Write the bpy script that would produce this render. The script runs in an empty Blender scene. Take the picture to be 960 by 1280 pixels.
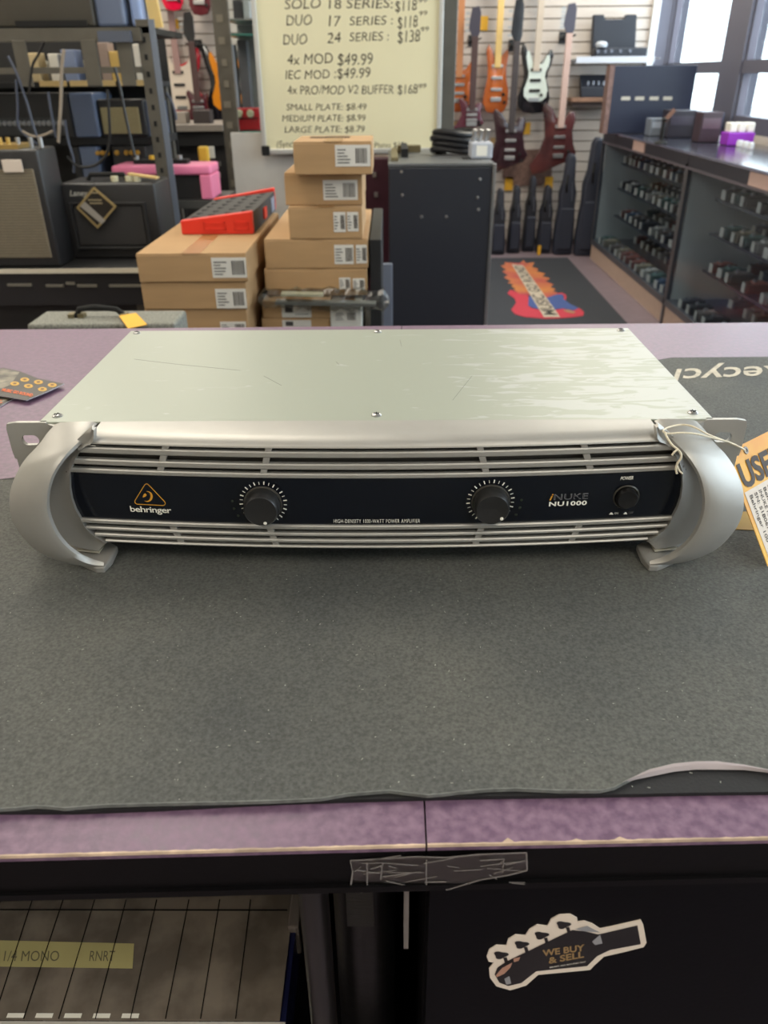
import bpy, bmesh, math, random
from mathutils import Vector, Matrix, Euler
random.seed(7)
R = math.radians
scene = bpy.context.scene
col = scene.collection

# ------------------------------------------------------------------ camera
F_PX, W_PX, H_PX = 961.0, 960.0, 1280.0
CAM = Vector((0.0, 0.0, 1.296))
cam_rot = (Matrix.Rotation(R(0.62), 3, 'Z') @ Matrix.Rotation(R(90 - 29.6), 3, 'X')
           @ Matrix.Rotation(R(-0.5), 3, 'Z'))
cd = bpy.data.cameras.new('camera')
cd.sensor_fit = 'HORIZONTAL'; cd.sensor_width = 24.0; cd.lens = 24.0 * F_PX / W_PX
cd.clip_start = 0.02; cd.clip_end = 100
cd.dof.use_dof = True; cd.dof.focus_distance = 0.52; cd.dof.aperture_fstop = 11
cam = bpy.data.objects.new('camera', cd); col.objects.link(cam)
cam.matrix_world = Matrix.Translation(CAM) @ cam_rot.to_4x4()
scene.camera = cam

# ------------------------------------------------------------------ colour management, world, lamps
vs = scene.view_settings
vs.view_transform = 'Standard'; vs.look = 'None'; vs.gamma = 1.0; vs.use_curve_mapping = False
vs.exposure = 0.0
scene.cycles.use_denoising = True
scene.cycles.max_bounces = 7
scene.cycles.transparent_max_bounces = 12
wd = bpy.data.worlds.new('sky'); scene.world = wd; wd.use_nodes = True
bg = wd.node_tree.nodes['Background']
bg.inputs[0].default_value = (0.86, 0.93, 1.0, 1); bg.inputs[1].default_value = 4.5

def area(name, loc, sx, sy, power, color, rot=(0, 0, 0)):
    l = bpy.data.lights.new(name, 'AREA'); l.shape = 'RECTANGLE'; l.size = sx; l.size_y = sy
    l.energy = power; l.color = color
    o = bpy.data.objects.new(name, l); col.objects.link(o); o.location = loc; o.rotation_euler = rot
    return o
CEIL_Z = 2.95
TUBES = [(-2.3, 1.4), (-0.7, 1.65), (-1.7, 3.4), (1.35, 3.6), (-1.5, 5.6), (1.35, 5.8), (0.9, -1.0), (-1.3, -1.0)]
for (lx, ly) in TUBES:
    area('ceiling_lamp_light', (lx, ly, CEIL_Z - 0.09), 0.55, 1.15, 30 if ly > 3 else 17, (1.0, 0.93, 0.80))
for (wy, ln) in ((6.3, 1.1), (4.6, 1.5), (2.6, 1.9), (0.5, 1.9)):   # daylight through the shop windows
    area('window_daylight', (2.24, wy, 1.75), 1.6, ln, 22, (0.78, 0.88, 1.0), (0, R(90), 0))

# ------------------------------------------------------------------ pixel helpers (photograph frame 960x1280)
def ray(px, py):
    d = Vector(((px - W_PX / 2) / F_PX, -(py - H_PX / 2) / F_PX, -1.0))
    return cam_rot @ d
def at_y(px, py, Y):
    d = ray(px, py); return CAM + d * ((Y - CAM.y) / d.y)
def at_z(px, py, Z):
    d = ray(px, py); return CAM + d * ((Z - CAM.z) / d.z)
def at_x(px, py, X):
    d = ray(px, py); return CAM + d * ((X - CAM.x) / d.x)

# ------------------------------------------------------------------ mesh helpers
WM = {}
def wmat(o): return WM.get(o.name, Matrix.Identity(4))

class MB:
    def __init__(s): s.v = []; s.f = []
    def add(s, vs_, fs):
        b = len(s.v); s.v += [Vector(p) for p in vs_]; s.f += [tuple(b + i for i in f) for f in fs]; return s
    def hexa(s, p):
        return s.add(p, [(0, 3, 2, 1), (4, 5, 6, 7), (0, 1, 5, 4), (1, 2, 6, 5), (2, 3, 7, 6), (3, 0, 4, 7)])
    def box(s, x0, x1, y0, y1, z0, z1):
        return s.hexa([(x0, y0, z0), (x1, y0, z0), (x1, y1, z0), (x0, y1, z0), (x0, y0, z1), (x1, y0, z1), (x1, y1, z1), (x0, y1, z1)])
    def obox(s, c, size, m=None):
        m = m or Matrix.Identity(3); c = Vector(c); a, b, d = [q / 2 for q in size]
        return s.hexa([c + m @ Vector(q) for q in ((-a, -b, -d), (a, -b, -d), (a, b, -d), (-a, b, -d), (-a, -b, d), (a, -b, d), (a, b, d), (-a, b, d))])
    def bar(s, p0, p1, w, t, up=(0, 0, 1)):
        p0 = Vector(p0); p1 = Vector(p1); d = (p1 - p0); L = d.length; d.normalize()
        u = Vector(up); sd = d.cross(u)
        if sd.length < 1e-4: sd = d.cross(Vector((1, 0, 0)))
        sd.normalize(); u = sd.cross(d)
        m = Matrix((sd, d, u)).transposed()
        return s.obox((p0 + p1) / 2, (w, L, t), m)
    def prism(s, pts, off):
        pts = [Vector(p) for p in pts]; off = Vector(off); n = len(pts)
        fs = [tuple(range(n)), tuple(range(2 * n - 1, n - 1, -1))] + [(i, (i + 1) % n, n + (i + 1) % n, n + i) for i in range(n)]
        return s.add(pts + [p + off for p in pts], fs)
    def face(s, pts): return s.add(pts, [tuple(range(len(pts)))])
    def loft(s, rings, closed=True, caps=True):
        n = len(rings[0]); vs_ = [p for r in rings for p in r]; fs = []
        m = n if closed else n - 1
        for i in range(len(rings) - 1):
            for j in range(m):
                k = (j + 1) % n
                fs.append((i * n + j, i * n + k, (i + 1) * n + k, (i + 1) * n + j))
        if caps and closed:
            fs.append(tuple(range(n))); fs.append(tuple((len(rings) - 1) * n + j for j in range(n - 1, -1, -1)))
        return s.add(vs_, fs)
    def tube(s, pts, r, n=8, closed=False):
        pts = [Vector(p) for p in pts]; rings = []
        N = len(pts); prev = None
        for i, p in enumerate(pts):
            a = pts[max(i - 1, 0)]; b = pts[min(i + 1, N - 1)]
            t = (b - a); t = t.normalized() if t.length > 1e-9 else Vector((0, 0, 1))
            if prev is None:
                u = t.orthogonal().normalized()
            else:
                u = prev - t * prev.dot(t); u = u.normalized() if u.length > 1e-6 else t.orthogonal().normalized()
            prev = u; w = t.cross(u)
            rr = r[i] if isinstance(r, (list, tuple)) else r
            rings.append([p + (u * math.cos(2 * math.pi * k / n) + w * math.sin(2 * math.pi * k / n)) * rr for k in range(n)])
        return s.loft(rings)
    def cyl(s, p0, p1, r0, r1=None, n=24):
        p0 = Vector(p0); p1 = Vector(p1)
        return s.tube([p0, p1], [r0, r0 if r1 is None else r1], n)
    def lathe(s, c, axis, prof, n=32):     # prof: (radius, distance along axis)
        c = Vector(c); ax = Vector(axis).normalized(); u = ax.orthogonal().normalized(); w = ax.cross(u)
        return s.loft([[c + ax * h + (u * math.cos(2 * math.pi * k / n) + w * math.sin(2 * math.pi * k / n)) * r for k in range(n)] for (r, h) in prof])
    def build(s, name, mat, parent=None, bevel=0.0, seg=2, smooth=False, recalc=True):
        lo = Vector([min(p[i] for p in s.v) for i in range(3)]); hi = Vector([max(p[i] for p in s.v) for i in range(3)])
        if parent is None:
            org = Vector(((lo.x + hi.x) / 2, (lo.y + hi.y) / 2, lo.z)); inv = Matrix.Translation(-org)
        else:
            inv = wmat(parent).inverted()
        me = bpy.data.meshes.new(name)
        me.from_pydata([tuple(inv @ p) for p in s.v], [], s.f)
        bm = bmesh.new(); bm.from_mesh(me)
        if recalc: bmesh.ops.recalc_face_normals(bm, faces=bm.faces)
        if bevel > 0:
            es = [e for e in bm.edges if len(e.link_faces) == 2 and e.calc_face_angle(0) > 0.5]
            bmesh.ops.bevel(bm, geom=es, offset=bevel, segments=seg, profile=0.5, affect='EDGES', clamp_overlap=True)
        for f in bm.faces: f.smooth = smooth
        bm.to_mesh(me); bm.free()
        if smooth:
            try: me.set_sharp_from_angle(angle=R(42))
            except Exception: pass
        me.materials.append(mat)
        o = bpy.data.objects.new(name, me); col.objects.link(o)
        if parent is None:
            o.location = org; WM[o.name] = Matrix.Translation(org)
        else:
            o.parent = parent; WM[o.name] = wmat(parent)
        return o

def tag(o, label=None, cat=None, group=None, kind=None):
    if label: o['label'] = label
    if cat: o['category'] = cat
    if group: o['group'] = group
    if kind: o['kind'] = kind
    return o
def struct(o): o['kind'] = 'structure'; return o
def thing(name, label, cat, loc=(0, 0, 0), rz=0.0, group=None):
    o = bpy.data.objects.new(name, None); col.objects.link(o); o.empty_display_size = 0.05
    o.location = loc; o.rotation_euler = (0, 0, rz)
    WM[o.name] = Matrix.Translation(Vector(loc)) @ Matrix.Rotation(rz, 4, 'Z')
    return tag(o, label, cat, group)
def dup(root, loc, rz=0.0, label=None, group=None, scale=None, mats=None):
    r = root.copy(); col.objects.link(r); r.location = loc; r.rotation_euler = (0, 0, rz)
    if scale: r.scale = scale
    if label: r['label'] = label
    if group: r['group'] = group
    for ch in list(root.children):
        c = ch.copy(); col.objects.link(c); c.parent = r
        if mats and ch.name.split('.')[0] in mats:
            c.data = ch.data.copy(); c.data.materials[0] = mats[ch.name.split('.')[0]]
        for g in ch.children:
            d = g.copy(); col.objects.link(d); d.parent = c
    return r

# ------------------------------------------------------------------ materials
MATS = {}
def lin(c):
    return tuple((q / 12.92 if q <= 0.04045 else ((q + 0.055) / 1.055) ** 2.4) for q in [v / 255.0 for v in c])
def mat(name, rgb, rough=0.5, metal=0.0, var=0.0, vscale=20.0, bump=0.0, bscale=200.0, rgb2=None, coat=0.0,
        spec=0.5, emit=None, estr=0.0, aniso=0.0, stretch=(1, 1, 1), rvar=0.0, detail=4.0):
    if name in MATS: return MATS[name]
    m = bpy.data.materials.new(name); m.use_nodes = True; nt = m.node_tree
    b = nt.nodes['Principled BSDF']
    c = lin(rgb) + (1,)
    b.inputs['Base Color'].default_value = c
    b.inputs['Roughness'].default_value = rough; b.inputs['Metallic'].default_value = metal
    b.inputs['Specular IOR Level'].default_value = spec
    b.inputs['Coat Weight'].default_value = coat
    if aniso: b.inputs['Anisotropic'].default_value = aniso
    tc = nt.nodes.new('ShaderNodeTexCoord'); mp = nt.nodes.new('ShaderNodeMapping')
    mp.inputs['Scale'].default_value = stretch
    nt.links.new(tc.outputs['Object'], mp.inputs['Vector'])
    if var > 0 or rgb2:
        n = nt.nodes.new('ShaderNodeTexNoise'); n.inputs['Scale'].default_value = vscale; n.inputs['Detail'].default_value = detail
        nt.links.new(mp.outputs['Vector'], n.inputs['Vector'])
        r = nt.nodes.new('ShaderNodeValToRGB')
        r.color_ramp.elements[0].position = 0.35; r.color_ramp.elements[1].position = 0.65
        c2 = lin(rgb2) + (1,) if rgb2 else tuple(min(1, q * (1 + var)) for q in c[:3]) + (1,)
        c1 = c if rgb2 else tuple(q * (1 - var) for q in c[:3]) + (1,)
        r.color_ramp.elements[0].color = c1; r.color_ramp.elements[1].color = c2
        nt.links.new(n.outputs['Fac'], r.inputs['Fac']); nt.links.new(r.outputs['Color'], b.inputs['Base Color'])
        if rvar > 0:
            mr = nt.nodes.new('ShaderNodeMapRange'); mr.inputs['To Min'].default_value = max(0.02, rough - rvar); mr.inputs['To Max'].default_value = rough + rvar
            mr.inputs['From Min'].default_value = 0.3; mr.inputs['From Max'].default_value = 0.7
            nt.links.new(n.outputs['Fac'], mr.inputs['Value']); nt.links.new(mr.outputs['Result'], b.inputs['Roughness'])
    if bump > 0:
        n2 = nt.nodes.new('ShaderNodeTexNoise'); n2.inputs['Scale'].default_value = bscale; n2.inputs['Detail'].default_value = 3
        nt.links.new(mp.outputs['Vector'], n2.inputs['Vector'])
        bp = nt.nodes.new('ShaderNodeBump'); bp.inputs['Strength'].default_value = bump; bp.inputs['Distance'].default_value = 0.001
        nt.links.new(n2.outputs['Fac'], bp.inputs['Height']); nt.links.new(bp.outputs['Normal'], b.inputs['Normal'])
    if emit:
        b.inputs['Emission Color'].default_value = lin(emit) + (1,); b.inputs['Emission Strength'].default_value = estr
    MATS[name] = m
    return m
def glass_mat(name, tint=(255, 255, 255), refl=0.10, rough=0.03):
    m = bpy.data.materials.new(name); m.use_nodes = True; nt = m.node_tree
    for n in list(nt.nodes): nt.nodes.remove(n)
    out = nt.nodes.new('ShaderNodeOutputMaterial'); mix = nt.nodes.new('ShaderNodeMixShader')
    tr = nt.nodes.new('ShaderNodeBsdfTransparent'); gl = nt.nodes.new('ShaderNodeBsdfGlossy')
    tr.inputs[0].default_value = lin(tint) + (1,); gl.inputs['Roughness'].default_value = rough
    lw = nt.nodes.new('ShaderNodeLayerWeight'); lw.inputs[0].default_value = 0.25
    mr = nt.nodes.new('ShaderNodeMapRange'); mr.inputs['To Min'].default_value = refl * 0.5; mr.inputs['To Max'].default_value = min(1, refl * 5)
    nt.links.new(lw.outputs['Fresnel'], mr.inputs['Value']); nt.links.new(mr.outputs[0], mix.inputs[0])
    nt.links.new(tr.outputs[0], mix.inputs[1]); nt.links.new(gl.outputs[0], mix.inputs[2]); nt.links.new(mix.outputs[0], out.inputs[0])
    MATS[name] = m; return m

M_CGLASS = None
def mat_rubber():
    """counter mat: charcoal cloth with fine fibres, pale specks and worn lighter patches"""
    m = mat('counter_mat_cloth', (70, 71, 70), rough=0.75, var=0.0, bump=0.25, bscale=900)
    nt = m.node_tree; b = nt.nodes['Principled BSDF']
    tc = nt.nodes.new('ShaderNodeTexCoord')
    big = nt.nodes.new('ShaderNodeTexNoise'); big.inputs['Scale'].default_value = 7; big.inputs['Detail'].default_value = 5
    fine = nt.nodes.new('ShaderNodeTexNoise'); fine.inputs['Scale'].default_value = 520; fine.inputs['Detail'].default_value = 2
    sp = nt.nodes.new('ShaderNodeTexNoise'); sp.inputs['Scale'].default_value = 420; sp.inputs['Detail'].default_value = 1
    for n in (big, fine, sp): nt.links.new(tc.outputs['Object'], n.inputs['Vector'])
    r1 = nt.nodes.new('ShaderNodeValToRGB'); r1.color_ramp.elements[0].position = .3; r1.color_ramp.elements[1].position = .75
    r1.color_ramp.elements[0].color = lin((71, 73, 72)) + (1,); r1.color_ramp.elements[1].color = lin((92, 92, 87)) + (1,)
    nt.links.new(big.outputs['Fac'], r1.inputs['Fac'])
    r2 = nt.nodes.new('ShaderNodeValToRGB'); r2.color_ramp.elements[0].position = .3; r2.color_ramp.elements[1].position = .7
    r2.color_ramp.elements[0].color = (.6, .6, .6, 1); r2.color_ramp.elements[1].color = (1.35, 1.35, 1.35, 1)
    nt.links.new(fine.outputs['Fac'], r2.inputs['Fac'])
    mu = nt.nodes.new('ShaderNodeMix'); mu.data_type = 'RGBA'; mu.blend_type = 'MULTIPLY'; mu.inputs[0].default_value = .8
    nt.links.new(r1.outputs[0], mu.inputs[6]); nt.links.new(r2.outputs[0], mu.inputs[7])
    r3 = nt.nodes.new('ShaderNodeValToRGB'); r3.color_ramp.elements[0].position = .76; r3.color_ramp.elements[1].position = .80
    nt.links.new(sp.outputs['Fac'], r3.inputs['Fac'])
    m2 = nt.nodes.new('ShaderNodeMix'); m2.data_type = 'RGBA'; m2.inputs[7].default_value = lin((150, 150, 145)) + (1,)
    nt.links.new(r3.outputs[0], m2.inputs[0]); nt.links.new(mu.outputs[2], m2.inputs[6]); nt.links.new(m2.outputs[2], b.inputs['Base Color'])
    return m
def mat_carton():
    return mat('carton_board', (172, 138, 98), rough=0.8, var=0.06, vscale=6, bump=0.15, bscale=300, stretch=(1, 1, 6))
M_ALU = mat('silver_lacquer', (174, 172, 168), rough=0.46, metal=0.6, bump=0.04, bscale=1500, var=0.02, vscale=60)
M_LID = mat('lid_paint', (192, 197, 188), rough=0.30, metal=0.25, bump=0.02, bscale=900, var=0.0)
M_BLKGLOSS = mat('gloss_black', (9, 14, 24), rough=0.12, spec=0.5)
M_BLACK = mat('matt_black', (22, 22, 24), rough=0.6, bump=0.1, bscale=400)
M_DARK = mat('dark_recess', (14, 14, 14), rough=0.85)
M_WHITE = mat('white_print', (235, 232, 222), rough=0.6)
M_GOLD = mat('amber_print', (214, 152, 48), rough=0.5)
M_STEEL = mat('steel', (175, 175, 175), rough=0.3, metal=0.9)
M_RACK = mat('rack_steel', (92, 88, 80), rough=0.5, metal=0.3, var=0.12, vscale=9, bump=0.1, bscale=120)
M_TOLEX = mat('black_tolex', (36, 36, 38), rough=0.42, bump=0.7, bscale=380)
M_CARTON = mat_carton()
M_GLASS = glass_mat('clear_glass', (246, 250, 250), 0.05, .06)
M_PLASTIC = glass_mat('clear_plastic', (226, 228, 226), 0.07, 0.25)

# ------------------------------------------------------------------ lettering
def text_geo(s, shear=0.0, bold=0.0, spacing=1.0):
    cu = bpy.data.curves.new('t', 'FONT'); cu.body = s; cu.size = 1.0; cu.shear = shear; cu.offset = bold
    cu.space_character = spacing; cu.resolution_u = 3; cu.fill_mode = 'FRONT'
    o = bpy.data.objects.new('t', cu); col.objects.link(o)
    dg = bpy.context.evaluated_depsgraph_get(); e = o.evaluated_get(dg); me = e.to_mesh()
    v = [Vector((p.co.x, p.co.y)) for p in me.vertices]; f = [tuple(p.vertices) for p in me.polygons]
    e.to_mesh_clear(); bpy.data.objects.remove(o); bpy.data.curves.remove(cu)
    return v, f
def put_text(mb, s, fn, shear=0.0, bold=0.0, spacing=1.0):
    """fn maps (u in 0..1 along the line, v in 0..1 of the cap height) to world"""
    v, f = text_geo(s, shear, bold, spacing)
    if not v: return
    x0 = min(p.x for p in v); x1 = max(p.x for p in v); cap = 0.70
    mb.add([fn((p.x - x0) / (x1 - x0), p.y / cap) for p in v], f)
def text_on(name, s, origin, u, v, m, parent, **k):
    mb = MB(); o = Vector(origin); u = Vector(u); v = Vector(v)
    put_text(mb, s, lambda a, b: o + u * a + v * b, **k)
    return mb.build(name, m, parent, recalc=False)

# ================================================================== ROOM
XR, YB, XL, YN = 2.17, 7.0, -3.2, -2.6
m_floor = mat('mauve_floor', (122, 108, 116), rough=0.5, var=0.06, vscale=14, bump=0.05)
struct(MB().box(XL, XR, YN, YB, -0.05, 0.0).build('floor', m_floor))
m_ceil = mat('ceiling_tile', (205, 200, 188), rough=0.9, var=0.03, vscale=30)
struct(MB().box(XL, XR, YN, YB, CEIL_Z, CEIL_Z + 0.05).build('ceiling', m_ceil))
m_wall = mat('shop_wall', (205, 198, 184), rough=0.85, var=0.02)
struct(MB().box(XL - 0.1, XL, YN, YB, 0, CEIL_Z).build('wall_left', m_wall))
struct(MB().box(XL, XR, YN - 0.1, YN, 0, CEIL_Z).build('wall_front', m_wall))
m_slatgap = mat('slat_groove', (118, 104, 88), rough=0.8)
m_slat = mat('slat_board', (196, 186, 177), rough=0.55, var=0.03, vscale=3, stretch=(1, 1, 8))
wb = struct(MB().box(XL, XR, YB, YB + 0.1, 0, CEIL_Z).build('wall_back', m_slatgap))
SL = 0.077
slat_me = None
for k in range(37):
    z0 = 0.05 + k * SL
    if slat_me is None:
        o = MB().box(XL, 2.0, YB - 0.014, YB + 0.001, z0, z0 + SL - 0.0085).build('slat', m_slat, wb); slat_me = o
    else:
        o = slat_me.copy(); col.objects.link(o); o.parent = wb; o.location = (0, 0, k * SL)
m_frame = mat('window_frame_dark', (92, 92, 106), rough=0.5)
m_trimw = mat('white_trim', (225, 228, 230), rough=0.5)
struct(MB().box(2.0, 2.05, YB - 0.05, YB, 0, CEIL_Z).build('trim_1', m_trimw))
struct(MB().box(2.05, XR - 0.001, YB - 0.02, YB, 0, CEIL_Z).build('trim_2', m_frame))
# window wall on the right: sill wall, header, pillars, transom, panes
struct(MB().box(XR, XR + 0.1, YN, YB + 0.1, 0, 0.97).box(XR, XR + 0.1, YN, YB + 0.1, 2.55, CEIL_Z).build('wall_right', m_wall))
pill = [(6.97, 7.1), (5.46, 5.80), (3.55, 3.80), (1.55, 1.80), (-0.55, -0.3), (-2.7, -2.3)]
nwin = 0
for i in range(len(pill) - 1):
    struct(MB().box(XR - 0.02, XR + 0.1, pill[i][0], pill[i][1], 0.97, 2.55).build('trim_%d' % (3 + i), m_frame))
    nwin += 1
    y0, y1 = pill[i + 1][1], pill[i][0]
    w = MB()
    w.box(XR, XR + 0.06, y0, y1, 0.97, 1.06).box(XR, XR + 0.06, y0, y1, 2.49, 2.55).box(XR - 0.01, XR + 0.06, y0, y1, 1.29, 1.36)
    w.box(XR, XR + 0.06, y0, y0 + .03, 1.06, 2.49).box(XR, XR + 0.06, y1 - .02, y1, 1.06, 2.49)
    wo = struct(w.build('window_%d' % nwin, m_frame))
    MB().box(XR + .03, XR + .036, y0 + .05, y1 - .05, 1.06, 1.29).build('pane', M_GLASS, wo)
    MB().box(XR + .03, XR + .036, y0 + .05, y1 - .05, 1.36, 2.49).build('pane', M_GLASS, wo)
struct(MB().box(XR - 0.02, XR + 0.1, -2.6, -2.3, 0.97, 2.55).build('trim_8', m_frame))
struct(MB().box(XR + 0.12, 30, -20, 40, -0.2, -0.1).build('ground', mat('pavement', (200, 200, 200), rough=0.9)))
# ceiling lamps
m_diff = mat('lamp_diffuser', (255, 246, 225), rough=0.5, emit=(255, 244, 220), estr=3.0)
for i, (lx, ly) in enumerate(TUBES):
    t = thing('ceiling_lamp', 'white framed ceiling light panel %s, %s side' % (('behind the camera', 'over the counter', 'over the shop middle', 'near the slat wall')[0 if ly < 0 else 1 if ly < 2 else 2 if ly < 5 else 3], 'left' if lx < -1 else 'right'), 'lamp', (lx, ly, CEIL_Z - 0.06), group='ceiling panels')
    f = MB()
    f.box(lx - .32, lx - .29, ly - .62, ly + .62, CEIL_Z - .06, CEIL_Z).box(lx + .29, lx + .32, ly - .62, ly + .62, CEIL_Z - .06, CEIL_Z)
    f.box(lx - .29, lx + .29, ly - .62, ly - .59, CEIL_Z - .06, CEIL_Z).box(lx - .29, lx + .29, ly + .59, ly + .62, CEIL_Z - .06, CEIL_Z)
    f.build('frame', m_trimw, t)
    MB().box(lx - .29, lx + .29, ly - .59, ly + .59, CEIL_Z - .04, CEIL_Z - .03).build('diffuser', m_diff, t)

# ================================================================== COUNTER
CT = 1.0
m_purple = mat('purple_laminate', (98, 74, 98), rough=0.42, rgb2=(126, 100, 122), vscale=170, bump=0.12, bscale=260, detail=5, rvar=.08)
m_chip = mat('chipped_edge', (196, 172, 150), rough=0.8, var=0.3, vscale=60)
m_apron = mat('black_laminate', (10, 9, 11), rough=0.45, spec=.15, bump=0.05, bscale=200)
counter = thing('sales_counter', 'long purple laminate shop counter with black front under the grey mat', 'counter', (0, 0.6, 0))
fA, fS, fB = Vector((-1.3, 0.193, 0)), at_z(533, 1056, CT), Vector((1.3, 0.245, 0))
gA = at_z(0, 1070, CT); gB = at_z(960, 1047, CT)
def fy(x):   # front edge
    return gA.y + (fS.y - gA.y) * (x - gA.x) / (fS.x - gA.x) if x < fS.x else fS.y + (gB.y - fS.y) * (x - fS.x) / (gB.x - fS.x)
bk = [at_z(0, 412, CT), at_z(960, 403, CT)]
def by(x): return bk[0].y + (bk[1].y - bk[0].y) * (x - bk[0].x) / (bk[1].x - bk[0].x)
xs = fS.x
for (x0, x1) in ((-1.4, xs - 0.0004), (xs + 0.0004, 1.4)):
    MB().prism([(x0, fy(x0), CT - .004), (x1, fy(x1), CT - .004), (x1, by(x1), CT - .004), (x0, by(x0), CT - .004)], (0, 0, .004)).build('laminate_top', m_purple, counter)
    # chipped light core line at the front edge
    mb = MB(); n = 500; rings = []
    rnd = random.Random(3 if x0 < 0 else 5)
    for i in range(n + 1):
        x = x0 + (x1 - x0) * i / n
        d = (rnd.random() ** 3 * 0.0035) if rnd.random() < .03 else rnd.random() * .0004
        y = fy(x)
        rings.append([(x, y - .0005, CT - .0012), (x, y - .0002, CT + .0002), (x, y + .0003 + d, CT + .0002), (x, y + .0005 + d, CT - .0012)])
    mb.loft(rings); mb.build('edge_core', m_chip, counter)
    MB().prism([(x0, fy(x0) + .001, CT - .03), (x1, fy(x1) + .001, CT - .03), (x1, by(x1) - .002, CT - .03), (x0, by(x0) - .002, CT - .03)], (0, 0, .026)).build('top_board', m_apron, counter)
# apron rail
az_ = CT - 0.031
MB().prism([(-1.4, fy(-1.4) + .003, az_), (1.4, fy(1.4) + .003, az_), (1.4, fy(1.4) + .02, az_), (-1.4, fy(-1.4) + .02, az_)], (0, 0, .004)).build('apron', m_apron, counter)
# cabinet body: right hand front panel, gable, back, lower shelf, posts
PX = at_y(535, 1180, fy(xs) + .004).x
def ff(x): return fy(x) + .0045
MB().prism([(PX, ff(PX), 0.02), (1.4, ff(1.4), 0.02), (1.4, ff(1.4) + .018, 0.02), (PX, ff(PX) + .018, 0.02)], (0, 0, az_ - 0.02)).build('front_panel', mat('black_panel', (7, 7, 11), rough=0.5, spec=.1, bump=0.06, bscale=300), counter)
MB().box(PX, PX + .018, fy(xs) + .03, 0.95, 0.02, az_).build('side_panel', m_apron, counter)
MB().box(-1.4, 1.4, 0.985, 0.999, 0.0, az_).build('rear_panel', m_apron, counter)
MB().box(-1.4, PX, 0.245, 0.98, 0.655, 0.675).build('shelf', m_apron, counter)
MB().box(-1.4, 1.4, 0.28, 0.98, 0.0, 0.02).build('plinth', m_apron, counter)
m_strip = mat('grey_metal_strip', (150, 146, 142), rough=0.35, metal=0.6)
sx = at_y(508, 1150, .235).x
MB().box(sx - .0012, sx + .0012, .236, .25, at_y(508, 1186, .236).z, CT - .031).build('metal_strip', m_strip, counter)

# seam tape on the apron
m_tape = glass_mat('packing_tape', (190, 186, 184), 0.16, 0.3)
m_tape2 = mat('tape_residue', (128, 122, 120), rough=0.5)
tp = thing('packing_tape', 'torn strips of clear wrinkled tape across the counter seam on the black rail', 'tape', (xs, fS.y, CT - .03))
tp_poly = [(438, 1076), (520, 1071), (560, 1072), (600, 1068), (658, 1066), (659, 1088), (636, 1094), (600, 1100), (560, 1112), (536, 1108), (500, 1110), (462, 1108), (452, 1116), (447, 1108), (438, 1110), (441, 1090)]
pp = [at_y(x, y, fy(xs) - .0004) for x, y in tp_poly]
MB().prism(pp, (0, .0003, 0)).build('tape_film', m_tape, tp)
mb = MB(); rnd = random.Random(11)
def tl(a, b, w):
    p0 = at_y(a[0], a[1], fy(xs) - .0008); p1 = at_y(b[0], b[1], fy(xs) - .0008); mb.bar(p0, p1, w, .0002, (0, -1, 0))
for i in range(len(tp_poly)):
    tl(tp_poly[i], tp_poly[(i + 1) % len(tp_poly)], .0004 + .0004 * rnd.random())
for k in range(26):
    x = rnd.uniform(440, 640); y = rnd.uniform(1074, 1104); tl((x, y), (min(656, x + rnd.uniform(6, 50)), y + rnd.uniform(-9, 6)), rnd.uniform(.00015, .0006))
for a, b in (((459, 1078), (459, 1106)), ((478, 1078), (476, 1100)), ((600, 1076), (630, 1074)), ((630, 1074), (628, 1092)), ((533, 1074), (533, 1110))): tl(a, b, .0005)
mb.build('tape_crease', m_tape2, tp)

# headstock sticker on the panel
st = thing('sticker', 'white edged guitar headstock sticker lettered WE BUY & SELL on the black front', 'sticker', (0.08, 0.23, 0.9))
YS = fy(0.09) + .0042
def S(x, y): return (590 + x / 4.0, 1120 + y / 4.0)
def splane(off):
    def g(x, y):
        px, py = S(x, y); p = at_y(px, py, YS); p.y = ff(p.x) - off; return p
    return g
outl = [(72, 290), (85, 255), (120, 235), (170, 238), (180, 205), (215, 185), (265, 190), (285, 160), (325, 137), (375, 145), (395, 110), (435, 90), (490, 88), (525, 108), (528, 128), (560, 124), (600, 138), (640, 165), (700, 155), (845, 125), (858, 150), (875, 240), (860, 262), (760, 285), (660, 305), (610, 350), (590, 370), (330, 388), (270, 440), (190, 462), (120, 440), (88, 395), (84, 350), (108, 322), (82, 315)]
inl = [(112, 378), (125, 345), (170, 315), (500, 165), (560, 172), (630, 190), (660, 185), (828, 150), (845, 245), (690, 270), (625, 300), (575, 348), (320, 368), (245, 425), (180, 438), (135, 420)]
g = splane(.0006); MB().prism([g(*p) for p in outl], (0, .0005, 0)).build('backing', mat('sticker_white', (228, 214, 200), rough=0.45), st)
g = splane(.0008); MB().face([g(*p) for p in inl]).build('headstock_print', mat('sticker_black', (18, 16, 18), rough=0.35), st, recalc=False)
mb = MB()
for cx, cy in ((142, 282), (245, 232), (345, 188), (455, 138)):
    ring = []
    for k in range(20):
        a = 2 * math.pi * k / 20; r = 1 + 0.22 * math.cos(3 * a + .6)
        ring.append(g(cx + 34 * r * math.cos(a), cy + 18 * r * math.sin(a)))
    mb.face(ring); mb.face([g(cx + 12, cy + 12), g(cx + 30, cy + 12), g(cx + 38, cy + 40), g(cx + 22, cy + 44)])
mb.build('tuner_print', MATS['sticker_black'], st, recalc=False)
g = splane(.0009)
mb = MB(); mb.face([g(*p) for p in [(118, 380), (150, 345), (200, 320), (190, 345), (160, 375), (122, 392)]]); mb.face([g(*p) for p in [(205, 300), (240, 292), (232, 312), (208, 318)]])
mb.build('gold_print', mat('rose_gold', (176, 132, 112), rough=0.3), st, recalc=False)
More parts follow.
